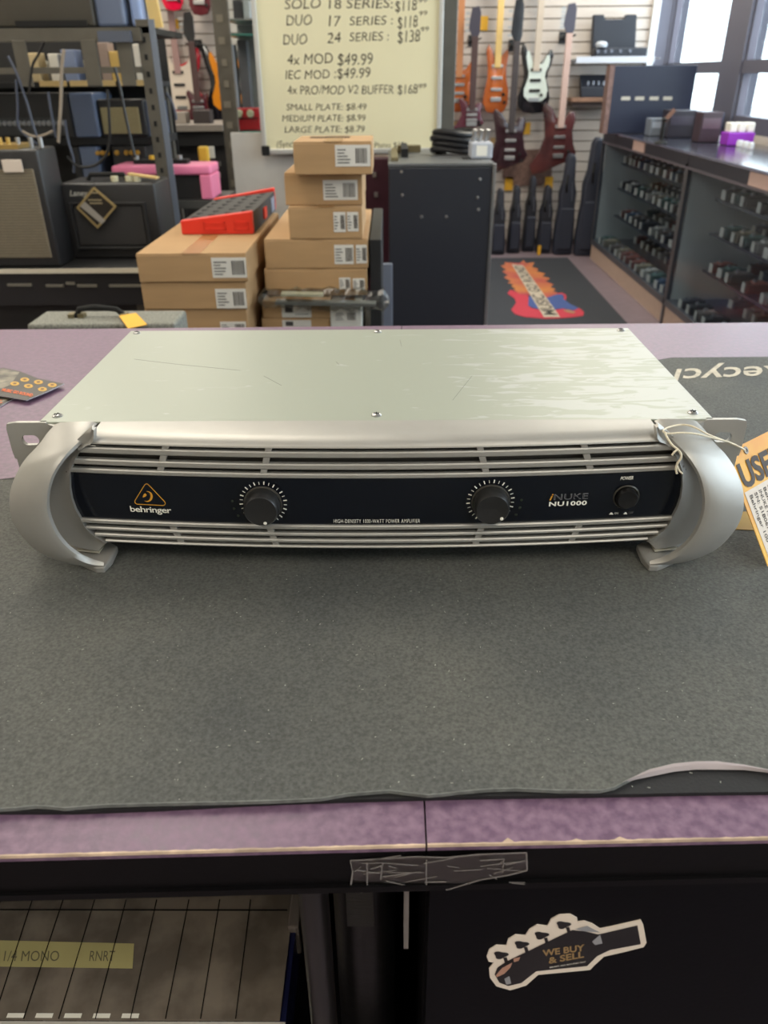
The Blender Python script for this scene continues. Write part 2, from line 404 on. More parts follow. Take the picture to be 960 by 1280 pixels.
for q_ in ([(515, 160), (575, 145), (640, 180), (560, 172)], [(600, 225), (640, 190), (652, 235), (615, 242)], [(160, 400), (185, 388), (195, 425), (170, 430)]):
    MB().face([g(*p) for p in q_]).build('silver_print', mat('dull_silver', (150, 150, 155), rough=0.3), st, recalc=False)
m_gold2 = mat('dull_gold', (150, 122, 82), rough=0.5)
def st_text(name, s, a, b, c, m, bold=.02):
    A, B, C = g(*a), g(*b), g(*c)
    text_on(name, s, A, B - A, C - A, m, st, bold=bold)
st_text('lettering', 'WE BUY', (352, 292), (562, 268), (350, 262), m_gold2, .03)
st_text('lettering', '& SELL', (382, 330), (560, 302), (380, 300), m_gold2, .03)
st_text('lettering', 'MUSIC GO ROUND INC', (388, 352), (568, 328), (388, 346), M_WHITE, .01)

# organiser on the shelf under the counter
oz = 0.72
og = thing('parts_organizer', 'clear lidded parts organizer with navy case on the shelf under the counter', 'organizer', (-.3, .36, .675))
xr = at_z(352, 1200, oz).x; yn = at_z(200, 1276, oz).y; yf = yn + 0.16
m_navy = mat('navy_plastic', (22, 26, 62), rough=0.35)
m_murk = mat('dusty_grey_interior', (74, 68, 62), rough=0.55, rgb2=(44, 40, 38), vscale=26)
x_l = -.62
MB().box(x_l, xr, yn, yf, .676, .684).build('tray_floor', m_murk, og)
for (a, b, c, d) in ((x_l, xr + .008, yn - .006, yn), (x_l, xr + .008, yf, yf + .006), (xr, xr + .008, yn, yf), (x_l - .006, x_l, yn, yf)):
    MB().box(a, b, c, d, .675, oz - .001).build('case_wall', m_navy if c != yn - .006 else mat('white_plastic_edge', (190, 186, 180), rough=.4), og)
m_div = mat('divider_plastic', (36, 34, 36), rough=0.25)
dv = [at_z(x / 2.286, 1100 + 60 / 2.286, oz) for x in (90, 178, 268, 358, 445, 537, 625, 713)]
db = [at_z(x / 2.286, 1100 + 400 / 2.286, oz) for x in (-20, 65, 165, 270, 370, 470, 570, 670)]
def org_div(p, q):
    d = (q - p).normalized(); p2 = p - d * .02
    t = (p2.y - yn) / -d.y if d.y else 0
    p0 = p + d * ((yf - p.y) / d.y); p1 = p + d * ((yn - p.y) / d.y)
    MB().bar((p0.x, p0.y, oz - .019), (p1.x, p1.y, oz - .019), .0013, .034).build('divider', m_div, og)
for p, q in zip(dv, db): org_div(p, q)
stp = (dv[2] - dv[1])
for k in range(1, 9): org_div(dv[0] - stp * k, db[0] - stp * k)
ml = glass_mat('dusty_lid', (150, 144, 138), 0.10, 0.25)
nt_ = ml.node_tree; df = nt_.nodes.new('ShaderNodeBsdfDiffuse'); mx = nt_.nodes.new('ShaderNodeMixShader'); nz = nt_.nodes.new('ShaderNodeTexNoise'); tc_ = nt_.nodes.new('ShaderNodeTexCoord')
nz.inputs['Scale'].default_value = 28; nz.inputs['Detail'].default_value = 4; nt_.links.new(tc_.outputs['Object'], nz.inputs['Vector'])
mr_ = nt_.nodes.new('ShaderNodeMapRange'); mr_.inputs['From Min'].default_value = .38; mr_.inputs['From Max'].default_value = .6; mr_.inputs['To Min'].default_value = .36; mr_.inputs['To Max'].default_value = .62
df.inputs[0].default_value = lin((150, 138, 126)) + (1,)
out_ = [n for n in nt_.nodes if n.type == 'OUTPUT_MATERIAL'][0]; old = out_.inputs[0].links[0].from_socket
nt_.links.new(nz.outputs['Fac'], mr_.inputs['Value']); nt_.links.new(mr_.outputs[0], mx.inputs[0]); nt_.links.new(old, mx.inputs[1]); nt_.links.new(df.outputs[0], mx.inputs[2]); nt_.links.new(mx.outputs[0], out_.inputs[0])
lid = MB().box(x_l, xr + .004, yn, yf, oz, oz + .0012).build('lid', ml, og)
mb = MB()
for k in range(-9, 8):
    p = dv[0] + stp * k if k < 0 else dv[k]
    q = db[0] + stp * k if k < 0 else db[k]
    if k >= 8: continue
    mb.bar((p.x + .001, p.y, oz + .0016), (q.x + .001, q.y, oz + .0016), .0006, .0008)
for yy in (1127 + 5, 1200, 1160):
    p = at_z(100, yy, oz); 
mb.bar((x_l, at_z(200, 1139, oz).y, oz + .0016), (xr, at_z(200, 1139, oz).y, oz + .0016), .0008, .0008)
mb.build('lid_rib', mat('dark_lid_rib', (30, 28, 28), rough=.2), lid)  # thin dark ribs across the lid
# dark small parts in each bay
m_bits = mat('dark_small_parts', (30, 27, 26), rough=0.4)
rnd = random.Random(5)
for i in range(8):
    a, b = dv[i - 1] if i else dv[0] - stp, dv[i]
    mbi = MB()
    for k in range(9):
        t = rnd.random(); y = yn + .015 + rnd.random() * .12
        sl = (db[i].x - dv[i].x) / (db[i].y - dv[i].y)
        x = a.x + (b.x - a.x) * (.2 + .6 * t) + sl * (y - a.y)
        r = rnd.uniform(.004, .0095)
        mbi.lathe((x, y, .684), (0, 0, 1), [(r, 0), (r, .012), (r * .6, .02)], 10)
    o = mbi.build('small_parts', m_bits, og); o['kind'] = 'stuff'
yl = [at_z(-40, 1176, oz), at_z(168, 1181, oz), at_z(166, 1212, oz), at_z(-40, 1209, oz)]
yo = MB().prism([(p.x, p.y, oz + .0014) for p in yl], (0, 0, .0002)).build('note_label', mat('yellow_paper', (170, 160, 108), rough=.8, var=.05), og)
tag(yo, 'faded yellow handwritten paper strip')
m_pencil = mat('pencil', (96, 90, 66), rough=.8)
for s, x0_, x1_ in (('1/4 MONO', 5, 75), ('RNRT', 112, 145)):
    A = at_z(x0_, 1203, oz); B = at_z(x1_, 1203, oz); C = at_z(x0_, 1190, oz)
    A.z = B.z = C.z = oz + .0018
    text_on('handwriting', s, A, B - A, C - A, m_pencil, yo, shear=.2)
# latch
la = at_z(362, 1120, oz); lb = at_z(366, 1196, oz)
MB().box(xr + .002, xr + .011, at_z(360, 1165, oz).y, at_z(360, 1122, oz).y, .69, oz + .006).build('latch', mat('smoky_plastic', (110, 102, 98), rough=.25), og, bevel=.0015)
# white price cards at the near edge of the organiser
for k in range(5):
    p = at_z(18 + k * 36, 1276, oz)
    MB().box(p.x - .006, p.x + .006, yn + .001, yn + .004, oz + .0014, oz + .0016).build('slot_label', M_WHITE, og)

bagm = mat('black_nylon', (20, 19, 21), rough=.38, bump=.3, bscale=120)
cs = thing('equipment_bag', 'black padded bag with webbing strap standing beside the parts organizer', 'bag', (-.04, .36, .675))
bx0 = at_y(381, 1200, .27).x; bx1 = at_y(503, 1200, .27).x
MB().box(bx0 + .016, bx1 - .004, .285, .6, .676, .94).build('bag_body', bagm, cs, bevel=.015, seg=3, smooth=True)
MB().cyl((bx0 + .009, .268, .676), (bx0 + .009, .268, .93), .0085).build('padded_edge', mat('black_vinyl_roll', (34, 31, 32), rough=.3), cs, smooth=True)
s0 = at_y(450, 1130, .28); MB().box(s0.x - .008, s0.x + .008, .278, .284, at_y(450, 1154, .28).z, .96).build('strap', mat('webbing', (44, 42, 42), rough=.7, bump=.5, bscale=90, stretch=(1, 1, 8)), cs)

# ================================================================== COUNTER MAT
mtz = CT
mt = thing('counter_mat', 'large charcoal rubber backed cloth mat with wavy front edge on the purple counter', 'mat', (0, .6, CT))
front = [(-60, 1013), (0, 1011), (22, 1009.5), (45, 1007), (62, 1008), (80, 1010), (105, 1008), (130, 1006), (165, 1005), (200, 1004), (250, 1003), (300, 1002), (350, 1000.5), (400, 998), (418, 995), (435, 992), (460, 990), (487, 988), (510, 991), (534, 993.7), (555, 992), (575, 989.6), (610, 986.5), (645, 985.5), (700, 988), (750, 988), (768, 984), (779, 978), (795, 970), (812, 962), (843, 954.6), (870, 952), (896, 951.7), (930, 956), (960, 962), (1030, 975)]
lower = [(-60, 1019), (0, 1017), (90, 1017), (200, 1013), (350, 1005), (480, 1001), (600, 998), (750, 996), (870, 993.5), (960, 992.5), (1030, 991)]
rear = [(1090, 445), (960, 446), (838, 447.5)]
hid = [(560, 500), (430, 560), (160, 580), (40, 598), (0, 600), (-60, 602)]
ztop = CT + .0045
m_rub = mat('black_rubber', (24, 23, 25), rough=.7, bump=.3, bscale=500)
base = [at_z(x, y, CT + .001) for x, y in lower] + [at_z(x, y, CT + .001) for x, y in [(1090, 446), (838, 448.5), (560, 501), (430, 561), (160, 581), (0, 601), (-60, 603)]]
base[0].x = -.64; base[len(lower) - 1].x = .64; base[len(lower)].x = .64; base[-1].x = -.64
MB().prism([(p.x, p.y, CT + .0003) for p in base], (0, 0, .0022)).build('rubber_backing', m_rub, mt)
top = [at_z(x, y, ztop) for x, y in front + rear + hid]
top[0].x = -.64; top[len(front) - 1].x = .64; top[len(front)].x = .64; top[-1].x = -.64
MB().prism([(p.x, p.y, CT + .0026) for p in top], (0, 0, ztop - CT - .0026)).build('cloth_face', mat_rubber(), mt)
# pale worn lip along the edge
mb = MB(); rl = []
rnd = random.Random(2)
pts = [at_z(x, y, ztop) for x, y in front]; pts[0].x = -.64; pts[-1].x = .64; fine = []
for a, b in zip(pts[:-1], pts[1:]):
    for k in range(6): fine.append(a.lerp(b, k / 6))
for p in fine:
    w = .0002 + .0003 * rnd.random(); rl.append([(p.x, p.y - .0004, ztop - .0016), (p.x, p.y - .0003, ztop + .0003), (p.x, p.y + w, ztop + .0003), (p.x, p.y + w, ztop - .0016)])
mb.loft(rl); mb.build('frayed_edge', mat('frayed_grey', (104, 106, 103), rough=.9, var=.2, vscale=200), mt)
# curled back flap showing the pale underside
cu_u = [(779, 978), (795, 970), (812, 962), (843, 954.6), (870, 952), (896, 951.7), (930, 956), (960, 962), (1030, 975)]
cu_l = [(779, 978.8), (795, 974.5), (812, 971), (843, 964.5), (870, 962), (896, 962), (930, 962.5), (960, 966), (1030, 980)]
rr = []
for (a, b) in zip(cu_u, cu_l):
    p = at_z(a[0], a[1], ztop + .0005); q = at_z(b[0], b[1], ztop - .001)
    rr.append([p, p.lerp(q, .5) + Vector((0, 0, .0008)), q, q + Vector((0, .001, -.0008)), p + Vector((0, .001, -.0006))])
tag(MB().loft(rr).build('curled_flap', mat('flap_underside', (158, 148, 150), rough=.8, var=.06), mt, smooth=True), 'pale curled-back underside of the mat edge')
# upside-down word near the far right corner
m_chalk = mat('cream_lettering', (196, 188, 172), rough=.9, var=.12, vscale=150)
A = at_z(985, 457, ztop); B = at_z(846, 462, ztop); C = at_z(985, 475, ztop)
A.z = B.z = C.z = ztop + .0004
text_on('lettering', 'Recycl', A, B - A, C - A, m_chalk, mt, bold=.012)
q = [at_z(x, y, ztop) for x, y in ((918, 652), (926, 640), (990, 640), (990, 664), (940, 663), (918, 662))]
tag(MB().prism([(p.x, p.y, ztop + .0001) for p in q], (0, 0, .0003)).build('yellow_tape', mat('yellow_tape', (176, 140, 52), rough=.6, var=.1), mt), 'yellow strip on the mat under the paper tag')
# pale fluff specks
mb = MB(); rnd = random.Random(9)
for k in range(90):
    p = at_z(rnd.uniform(0, 960), rnd.uniform(720, 985), ztop + .0002); a = rnd.uniform(0, 3.1); L = rnd.uniform(.0003, .0016)
    mb.bar(p, p + Vector((math.cos(a) * L, math.sin(a) * L, 0)), .0003, .0002)
mb.build('lint', mat('lint_white', (150, 150, 142), rough=.9), mt)['kind'] = 'stuff'

# ================================================================== AMPLIFIER
X0 = -0.0105; TZ = 1.10; BZ = 1.0125
LY0 = 0.4655; LY1 = 0.673; HW = 0.2195
def Yf(x): return .435 + .008 * ((x - X0) / .17) ** 2
def F(px, py, off=0.0):
    Y = .44
    for _ in range(8):
        p = at_y(px, py, Y); Y = Yf(p.x)
    p = at_y(px, py, Y); p.y += off; return p
def mir(p): return Vector((2 * X0 - p[0], p[1], p[2]))
amp = thing('power_amplifier', 'silver rack power amplifier with two black dials and curved handles on the charcoal mat', 'amplifier', (X0, .55, CT + .0045))
MB().box(X0 - HW, X0 + HW, LY0 + .0022, LY1 - .0015, BZ, TZ - .0016).build('chassis', mat('chassis_metal', (150, 152, 150), rough=.4, metal=.5), amp, bevel=.001)
# lid with real scratches as thin relief
def mat_lid():
    m = mat('lid_enamel', (190, 195, 184), rough=.42, metal=.1, bump=.02, bscale=900)
    nt = m.node_tree; b = nt.nodes['Principled BSDF']; tc = nt.nodes.new('ShaderNodeTexCoord')
    mp = nt.nodes.new('ShaderNodeMapping'); mp.inputs['Scale'].default_value = (16, 70, 1); nt.links.new(tc.outputs['Object'], mp.inputs[0])
    n = nt.nodes.new('ShaderNodeTexNoise'); n.inputs['Scale'].default_value = 1.6; n.inputs['Detail'].default_value = 3; n.inputs['Distortion'].default_value = 1.2
    nt.links.new(mp.outputs[0], n.inputs['Vector'])
    # slightly paler streaks towards the right hand end of the lid
    sx_ = nt.nodes.new('ShaderNodeSeparateXYZ'); nt.links.new(tc.outputs['Object'], sx_.inputs[0])
    mr = nt.nodes.new('ShaderNodeMapRange'); mr.inputs['From Min'].default_value = .02; mr.inputs['From Max'].default_value = .19
    mr.inputs['To Min'].default_value = .0; mr.inputs['To Max'].default_value = .26; nt.links.new(sx_.outputs['X'], mr.inputs[0])
    ad = nt.nodes.new('ShaderNodeMath'); ad.operation = 'ADD'; nt.links.new(n.outputs['Fac'], ad.inputs[0]); nt.links.new(mr.outputs[0], ad.inputs[1])
    r = nt.nodes.new('ShaderNodeValToRGB'); r.color_ramp.elements[0].position = .68; r.color_ramp.elements[1].position = .74
    r.color_ramp.elements[0].color = lin((158, 163, 151)) + (1,); r.color_ramp.elements[1].color = lin((174, 178, 174)) + (1,)
    nt.links.new(ad.outputs[0], r.inputs[0]); nt.links.new(r.outputs[0], b.inputs['Base Color'])
    return m
lid = MB().box(X0 - HW - .001, X0 + HW + .001, LY0 + .0005, LY1, TZ - .0015, TZ).build('lid', mat_lid(), amp, bevel=.0004)
m_scr = mat('scratch', (120, 124, 116), rough=.6)
mb = MB()
for a, b in (((218, 455), (300, 463)), ((168, 449), (218, 455)), ((330, 470), (352, 482)), ((590, 470), (566, 500)), ((500, 425), (502, 433)), ((420, 452), (424, 456))):
    p = at_z(a[0], a[1], TZ); q_ = at_z(b[0], b[1], TZ); mb.bar((p.x, p.y, TZ + .00005), (q_.x, q_.y, TZ + .00005), .0003, .0001)
mb.build('scratches', m_scr, lid)['kind'] = 'stuff'
for x, y in ((72, 520), (470.5, 519), (866, 516), (171, 416.5), (472, 415), (776, 413)):
    p = at_z(x, y, TZ); s = MB().lathe((p.x, p.y, TZ), (0, 0, 1), [(.0001, -.0005), (.0034, -.0005), (.0034, .0004), (.0026, .0012), (.0008, .0015)], 20).build('screw', M_STEEL, amp, smooth=True)
    c = MB(); c.box(p.x - .0019, p.x + .0019, p.y - .0003, p.y + .0003, TZ + .0012, TZ + .0017).box(p.x - .0003, p.x + .0003, p.y - .0019, p.y + .0019, TZ + .0012, TZ + .0017)
    c.build('cross_slot', M_DARK, s)
for sx_ in (-.17, .17):
    for yy in (.49, .65): MB().cyl((X0 + sx_, yy, CT + .0046), (X0 + sx_, yy, BZ + .001), .009, .010).build('rubber_foot', M_DARK, amp, smooth=True)

# bowed face -------------------------------------------------------------
xe = F(84, 600).x                       # left end of the face
def row(y0, y1, cx=470): return F(cx, y0).z, F(cx, y1).z
XS = [xe + (mir((xe, 0, 0)).x - xe) * i / 40 for i in range(41)]
def strip(z1, z0, off0=0.0, th=.004, name='grille_bar', m=None, xs_=None, bev=.0007, par=None):
    rings = []
    for x in (xs_ or XS):
        y = Yf(x) + off0; b = bev
        rings.append([(x, y + b, z1), (x, y, z1 - b), (x, y, z0 + b), (x, y + b, z0), (x, y + th, z0), (x, y + th, z1)])
    return MB().loft(rings).build(name, m or M_ALU, par or amp, smooth=True)
# dark box behind the slots
rings = [[(x, Yf(x) + .007, F(470, 560).z), (x, Yf(x) + .007, F(470, 684).z), (x, Yf(x) + .009, F(470, 684).z), (x, Yf(x) + .009, F(470, 560).z)] for x in XS]
MB().loft(rings).build('vent_backing', mat('vent_dark', (58, 54, 48), rough=.6), amp, smooth=True)
rows_top = [(565.6, 573.2), (580.8, 588), (592.9, 598.9)]
def xspan(px, py):
    a_ = F(px, py).x; b_ = mir((a_, 0, 0)).x; return [a_ + (b_ - a_) * i / 40 for i in range(41)]
for (a, b), sx_ in zip(rows_top, (99, 92, 87)): strip(*row(a, b), xs_=xspan(sx_, (a + b) / 2))
rows_bot = [(656.7, 662), (666.2, 670.3), (674.3, 678.6), (682, 685)]
for (a, b), sx_ in zip(rows_bot, (103, 109, 120, 133)): strip(*row(a, b), off0=-.001, xs_=xspan(sx_, (a + b) / 2 - 6))
# bezel from the lid down to the first slot
zt = F(470, 560.8).z
XB = [X0 - .1795 + .359 * i / 48 for i in range(49)]
rings = []
for x in XB:
    yf_ = min(Yf(x), .447)
    rings.append([(x, LY0 + .002, TZ), (x, LY0 - .004, TZ - .0001), (x, yf_ + .010, TZ - .0005), (x, yf_ + .004, TZ - .0018), (x, yf_ + .0008, TZ - .0042), (x, yf_, min(zt + .001, TZ - .0055)), (x, yf_, zt), (x, yf_ + .003, zt), (x, LY0 + .002, zt)])
MB().loft(rings).build('front_bezel', M_ALU, amp, smooth=True)
# dividers (slanting like the photograph's)
def divider(px, py, w=.0042):
    a = F(px[0], py[0]); b = F(px[1], py[1])
    for f_ in (lambda p: p, mir):
        p0, p1 = f_(a), f_(b)
        MB().hexa([(p1.x - w / 2, p1.y + .0006, p1.z), (p1.x + w / 2, p1.y + .0006, p1.z), (p1.x + w / 2, p1.y + .004, p1.z), (p1.x - w / 2, p1.y + .004, p1.z),
                   (p0.x - w / 2, p0.y + .0006, p0.z), (p0.x + w / 2, p0.y + .0006, p0.z), (p0.x + w / 2, p0.y + .004, p0.z), (p0.x - w / 2, p0.y + .004, p0.z)]).build('grille_divider', M_ALU, amp)
divider((207, 199), (557, 592)); divider((336, 328), (559, 597))
divider((213, 228), (654, 682)); divider((335, 346), (656, 684))
# window
zw1, zw0 = row(598.6, 657)
strip(zw1, zw0, off0=.0012, th=.003, name='fascia_window', m=M_BLKGLOSS, bev=.0001)
# cheeks at either end
inn = [(118, 537), (118, 546), (117, 553), (107, 557), (98, 566), (92, 578), (88, 591), (88.5, 615), (93, 632), (102, 648), (108, 660), (119, 669), (134, 678)]
out = [(114, 534), (106, 541), (96, 550), (82, 563), (70, 578), (60, 596), (54, 622), (55, 645), (64, 662), (76, 676), (90, 684), (106, 688), (122, 690)]
def cheek(f_):
    a = [f_(F(x, y, -.0016)) for x, y in inn]; b = [f_(F(x, y, -.0016)) for x, y in out]
    a2 = [p + Vector((0, .006, 0)) for p in a]
    n = 16
    def samp(L, t):
        t *= len(L) - 1; i = min(int(t), len(L) - 2); return L[i].lerp(L[i + 1], t - i)
    rings = []
    for i in range(n + 1):
        t = i / n; p = samp(a, t); q_ = samp(b, t)
        k_ = min(1, t * 5); mid = p.lerp(q_, .5) + Vector((0, .004 * k_, 0)); q_ = q_ + Vector((0, .003, 0))
        rings.append([p + Vector((0, .006, 0)), p, p.lerp(q_, .25) + Vector((0, .0025 * k_, 0)), mid, q_, q_ + Vector((0, .004, 0)), mid + Vector((0, .004, 0))])
    MB().loft(rings).build('end_cheek', M_ALU, amp, smooth=True)
cheek(lambda p: Vector(p)); cheek(mir)

# handles: a broad strap sweeping forward and round under the panel -------
ho = [(70, 529.8, .464), (60, 540, .459), (48, 556, .452), (33, 572, .446), (22, 589, .441), (13, 613, .437), (12, 636, .434), (17, 654, .433), (27, 670, .432), (47, 689, .432), (78, 702.5, .432), (108, 706.5, .432), (127, 706.4, .434)]
hi = [(121, 528.2, .464), (113, 537, .456), (104, 545.5, .449), (92, 557, .441), (79, 571, .434), (64, 595, .428), (58, 620, .425), (59, 644, .424), (69, 668, .424), (82, 684, .425), (98, 696, .427), (112, 702.5, .430), (130, 705.2, .433)]
def smooth_list(L, n=48):
    out_ = []
    m_ = len(L) - 1
    for k in range(n + 1):
        t = k / n * m_; i = min(int(t), m_ - 1); f_ = t - i
        p0 = L[max(i - 1, 0)]; p1 = L[i]; p2 = L[i + 1]; p3 = L[min(i + 2, m_)]
        out_.append(tuple(.5 * ((2 * p1[j]) + (-p0[j] + p2[j]) * f_ + (2 * p0[j] - 5 * p1[j] + 4 * p2[j] - p3[j]) * f_ ** 2 + (-p0[j] + 3 * p1[j] - 3 * p2[j] + p3[j]) * f_ ** 3) for j in range(len(p1))))
    return out_
HO = [at_y(*p) for p in smooth_list(ho)]; HI = [at_y(*p) for p in smooth_list(hi)]
def handle(f_):
    rings = []; c = Vector((HI[20].x + .035, .45, 1.055)); N = len(HO)
    for i in range(N):
        o_, i_ = HO[i], HI[i]; w = (i_ - o_)
        t = ((HO[min(i + 1, N - 1)] + HI[min(i + 1, N - 1)]) - (HO[max(i - 1, 0)] + HI[max(i - 1, 0)])).normalized()
        nrm = w.normalized().cross(t)
        if nrm.dot(c - (o_ + i_) / 2) < 0: nrm = -nrm
        th = .0035 * (1 - .75 * max(0, (i / N - .88) / .12))
        bul = -nrm * .0016
        rings.append([f_(p) for p in (o_, o_ + w * .12 + bul * .7, o_ + w * .5 + bul, o_ + w * .9 + bul * .8, i_ + nrm * .0008, i_ + nrm * th, o_ + w * .5 + nrm * th, o_ + nrm * th)])
    h = MB().loft(rings).build('handle', M_ALU, amp, smooth=True)
    # bright bead on the inner rim
    return h
handle(lambda p: Vector(p)); handle(mir)
# foot plates under the handles
fp = [(96, 668), (110, 664.5), (120, 668), (147, 682.5), (139, 695), (129, 705.3), (118, 705.5), (98, 697), (80, 684), (84, 676)]
def foot(f_):
    z = 1.0115
    P = [at_z(x, y, z) for x, y in fp]
    P = [f_(Vector((p.x, p.y, z - (.0 if i < 4 else .0025)))) for i, p in enumerate(P)]
    fo = MB().prism(P, (0, 0, -.0045)).build('foot_plate', M_ALU, amp, bevel=.0008)
    z2 = z - .0003
    ins = [at_z(x, y, z + .0002) for x, y in ((101, 679), (107, 668), (121, 672), (131, 681), (124, 691), (96, 688))]
    MB().prism([f_(Vector((p.x, p.y, z2))) for p in ins], (0, 0, .0008)).build('foot_inlay', mat('foot_inlay', (196, 192, 176), rough=.4, metal=.4), fo)
foot(lambda p: Vector(p)); foot(mir)
# rack ears with oval hole and curved shoulder
def ear(f_, y_hole):
    xo = X0 - .2425; xi = X0 - .2125; zt_ = TZ; zh = TZ - .012
    hc = Vector((xo + .014, 0, TZ - .0125)); hw, hh = .0058, .0036
    n = 24; y0 = LY0 - .0005; y1 = LY0 + .0025
    def hole(k):
        a = 2 * math.pi * k / n; cx = hw - hh
        return hc.x + (cx if math.cos(a) > 0 else -cx) + hh * math.cos(a), hc.z + hh * math.sin(a)
    def rect(k):
        a = 2 * math.pi * k / n; dx, dz = math.cos(a), math.sin(a)
        x1_, x0_ = xi - hc.x, hc.x - xo; zz1, zz0 = zt_ - hc.z, .0135
        s = min((x1_ / dx) if dx > 1e-6 else (x0_ / -dx if dx < -1e-6 else 9), (zz1 / dz) if dz > 1e-6 else (zz0 / -dz if dz < -1e-6 else 9))
        x_, z_ = hc.x + dx * s, hc.z + dz * s
        if x_ < xo + .003 and z_ > zt_ - .003: x_, z_ = xo + .001, zt_ - .001
        return x_, z_
    rings = []
    for (fn, y) in ((hole, y1), (hole, y0), (rect, y0), (rect, y1)):
        rings.append([f_(Vector((fn(k)[0], y, fn(k)[1]))) for k in range(n)])
    mb = MB(); mb.loft(rings + [rings[0]], caps=False)
    # hole boss and lower ear plate
    lo_ = [(xo + .0012, zt_ - .026), (xi, zt_ - .026), (xi, BZ + .002), (xo + .0012, BZ + .002)]
    mb.prism([f_(Vector((x, y0 + .001, z))) for x, z in lo_], (0, .0025, 0))
    mb.build('rack_ear', M_ALU, amp)
    rings = []
    for k in range(9):
        t = k / 8; x = xi - .0015 + .018 * t; y = LY0 - .001 - .004 * math.sin(t * math.pi / 2)
        rings.append([f_(Vector(p)) for p in ((x, y, zt_ - .001 - .004 * t), (x, y, BZ + .012), (x, LY0 + .003, BZ + .012), (x, LY0 + .003, zt_ - .0008))])
    MB().loft(rings).build('ear_shoulder', M_ALU, amp, smooth=True)
ear(lambda p: Vector(p), 0); ear(mir, 0)

# knobs -------------------------------------------------------------------
m_knob = mat('knob_black', (34, 34, 35), rough=.38, bump=.1, bscale=600)
m_ringk = mat('knob_ring', (70, 68, 64), rough=.3, metal=.5)
m_led = mat('unlit_led', (38, 48, 38), rough=.3)
def fpt(x, z, off=0.0): return Vector((x, Yf(x) + .0012 + off, z))
def knob(cx, cz, dot_ang, a0):
    k_ = thing
    y = Yf(cx) + .0012
    MB().lathe((cx, y, cz), (0, -1, 0), [(.0118, -.0005), (.0124, .0004), (.0126, .0012), (.0116, .0016), (.011, .0008)], 40).build('knob_ring', m_ringk, amp, smooth=True)
    kb = MB().lathe((cx, y, cz), (0, -1, 0), [(.0112, -.0002), (.0115, .004), (.0112, .0105), (.0100, .0122), (.0060, .0118), (.0001, .0114)], 48).build('level_knob', m_knob, amp, smooth=True)
    d = R(dot_ang); px_, pz_ = cx + .0088 * math.cos(d), cz + .0088 * math.sin(d)
    MB().lathe((px_, y - .0120, pz_), (0, -1, 0), [(.0001, -.001), (.0011, -.001), (.0011, .0004), (.0001, .0006)], 14).build('pointer_dot', M_WHITE, kb, smooth=True)
    mb = MB()
    for i in range(24):
        a = R(235 - i * 290 / 23.0); w = .0007 if i % 2 == 0 else .00035
        r0, r1 = .0134, (.0157 if i % 2 == 0 else .0154)
        mb.bar(fpt(cx + r0 * math.cos(a), cz + r0 * math.sin(a), -.0002), fpt(cx + r1 * math.cos(a), cz + r1 * math.sin(a), -.0002), w, .0002, (0, 1, 0))
    mb.build('dial_marks', M_WHITE, amp)
k1 = F(328.8, 629.5); k2 = F(613.3, 627.5)
knob(k1.x, k1.z, -75, 0); knob(k2.x, k2.z, -45, 0)
for kx, sg in ((k1.x, -1), (k2.x, 1)):
    for a in (178, 194, 210):
        aa = R(a) if sg < 0 else R(180 - a)
        rr_ = .0203
        p = fpt(kx + rr_ * math.cos(aa), k1.z + rr_ * math.sin(aa)); MB().lathe(p, (0, -1, 0), [(.0001, -.0004), (.0009, -.0004), (.0009, .0002), (.0001, .0004)], 12).build('indicator_led', m_led, amp, smooth=True)
pb = F(783, 621.5)
yb = Yf(pb.x) + .0012
MB().lathe((pb.x, yb, pb.z), (0, -1, 0), [(.0072, -.0008), (.0083, .0002), (.0087, .0008), (.0078, .0013), (.0072, .0003)], 40).build('button_ring', m_ringk, amp, smooth=True)
MB().lathe((pb.x, yb, pb.z), (0, -1, 0), [(.0068, -.001), (.0070, .0040), (.0062, .0052), (.0001, .0048)], 40).build('power_button', mat('button_black', (20, 20, 22), rough=.3), amp, smooth=True)
# prints
def on_face(name, s, x0, x1, yb_, yt, m, cy=None, **k):
    A = F(x0, yb_); B = F(x1, yb_); C = F((x0 + x1) / 2, yt); D = F((x0 + x1) / 2, yb_)
    z0 = (A.z + B.z) / 2; h = C.z - D.z
    mb = MB(); put_text(mb, s, lambda u, v: fpt(A.x + (B.x - A.x) * u, z0 + h * v, -.0002), **k)
    return mb.build(name, m, amp, recalc=False)
on_face('brand_lettering', 'behringer', 163, 214, 641.3, 634.3, M_WHITE, bold=.012, spacing=.92)
on_face('lettering', 'HIGH-DENSITY 1000-WATT POWER AMPLIFIER', 417, 525, 654.4, 649.8, M_WHITE, bold=-.004, spacing=1.12)
on_face('lettering', 'POWER', 776, 792, 600.6, 596.4, M_WHITE, shear=.15, bold=.02)
on_face('lettering', 'NU1000', 686.5, 733.5, 632.8, 627.6, M_WHITE, bold=.03, spacing=1.1)
on_face('lettering', 'i', 687, 691.5, 626.2, 618, M_GOLD, shear=.3, bold=.02)
on_face('lettering', 'NUKE', 692.5, 735, 625, 618, mat('outline_print', (112, 112, 116), rough=.5), bold=.015, spacing=1.1)
on_face('lettering', 'NUKE', 693.2, 734.3, 624.4, 618.8, M_BLKGLOSS, bold=-.024, spacing=1.16).location = (0, -.00012, 0)
on_face('lettering', 'ON', 768.5, 773, 643.8, 641.3, M_WHITE)
on_face('lettering', 'OFF', 786, 792, 643, 640.5, mat('faint_print', (110, 110, 112)))
mb = MB()
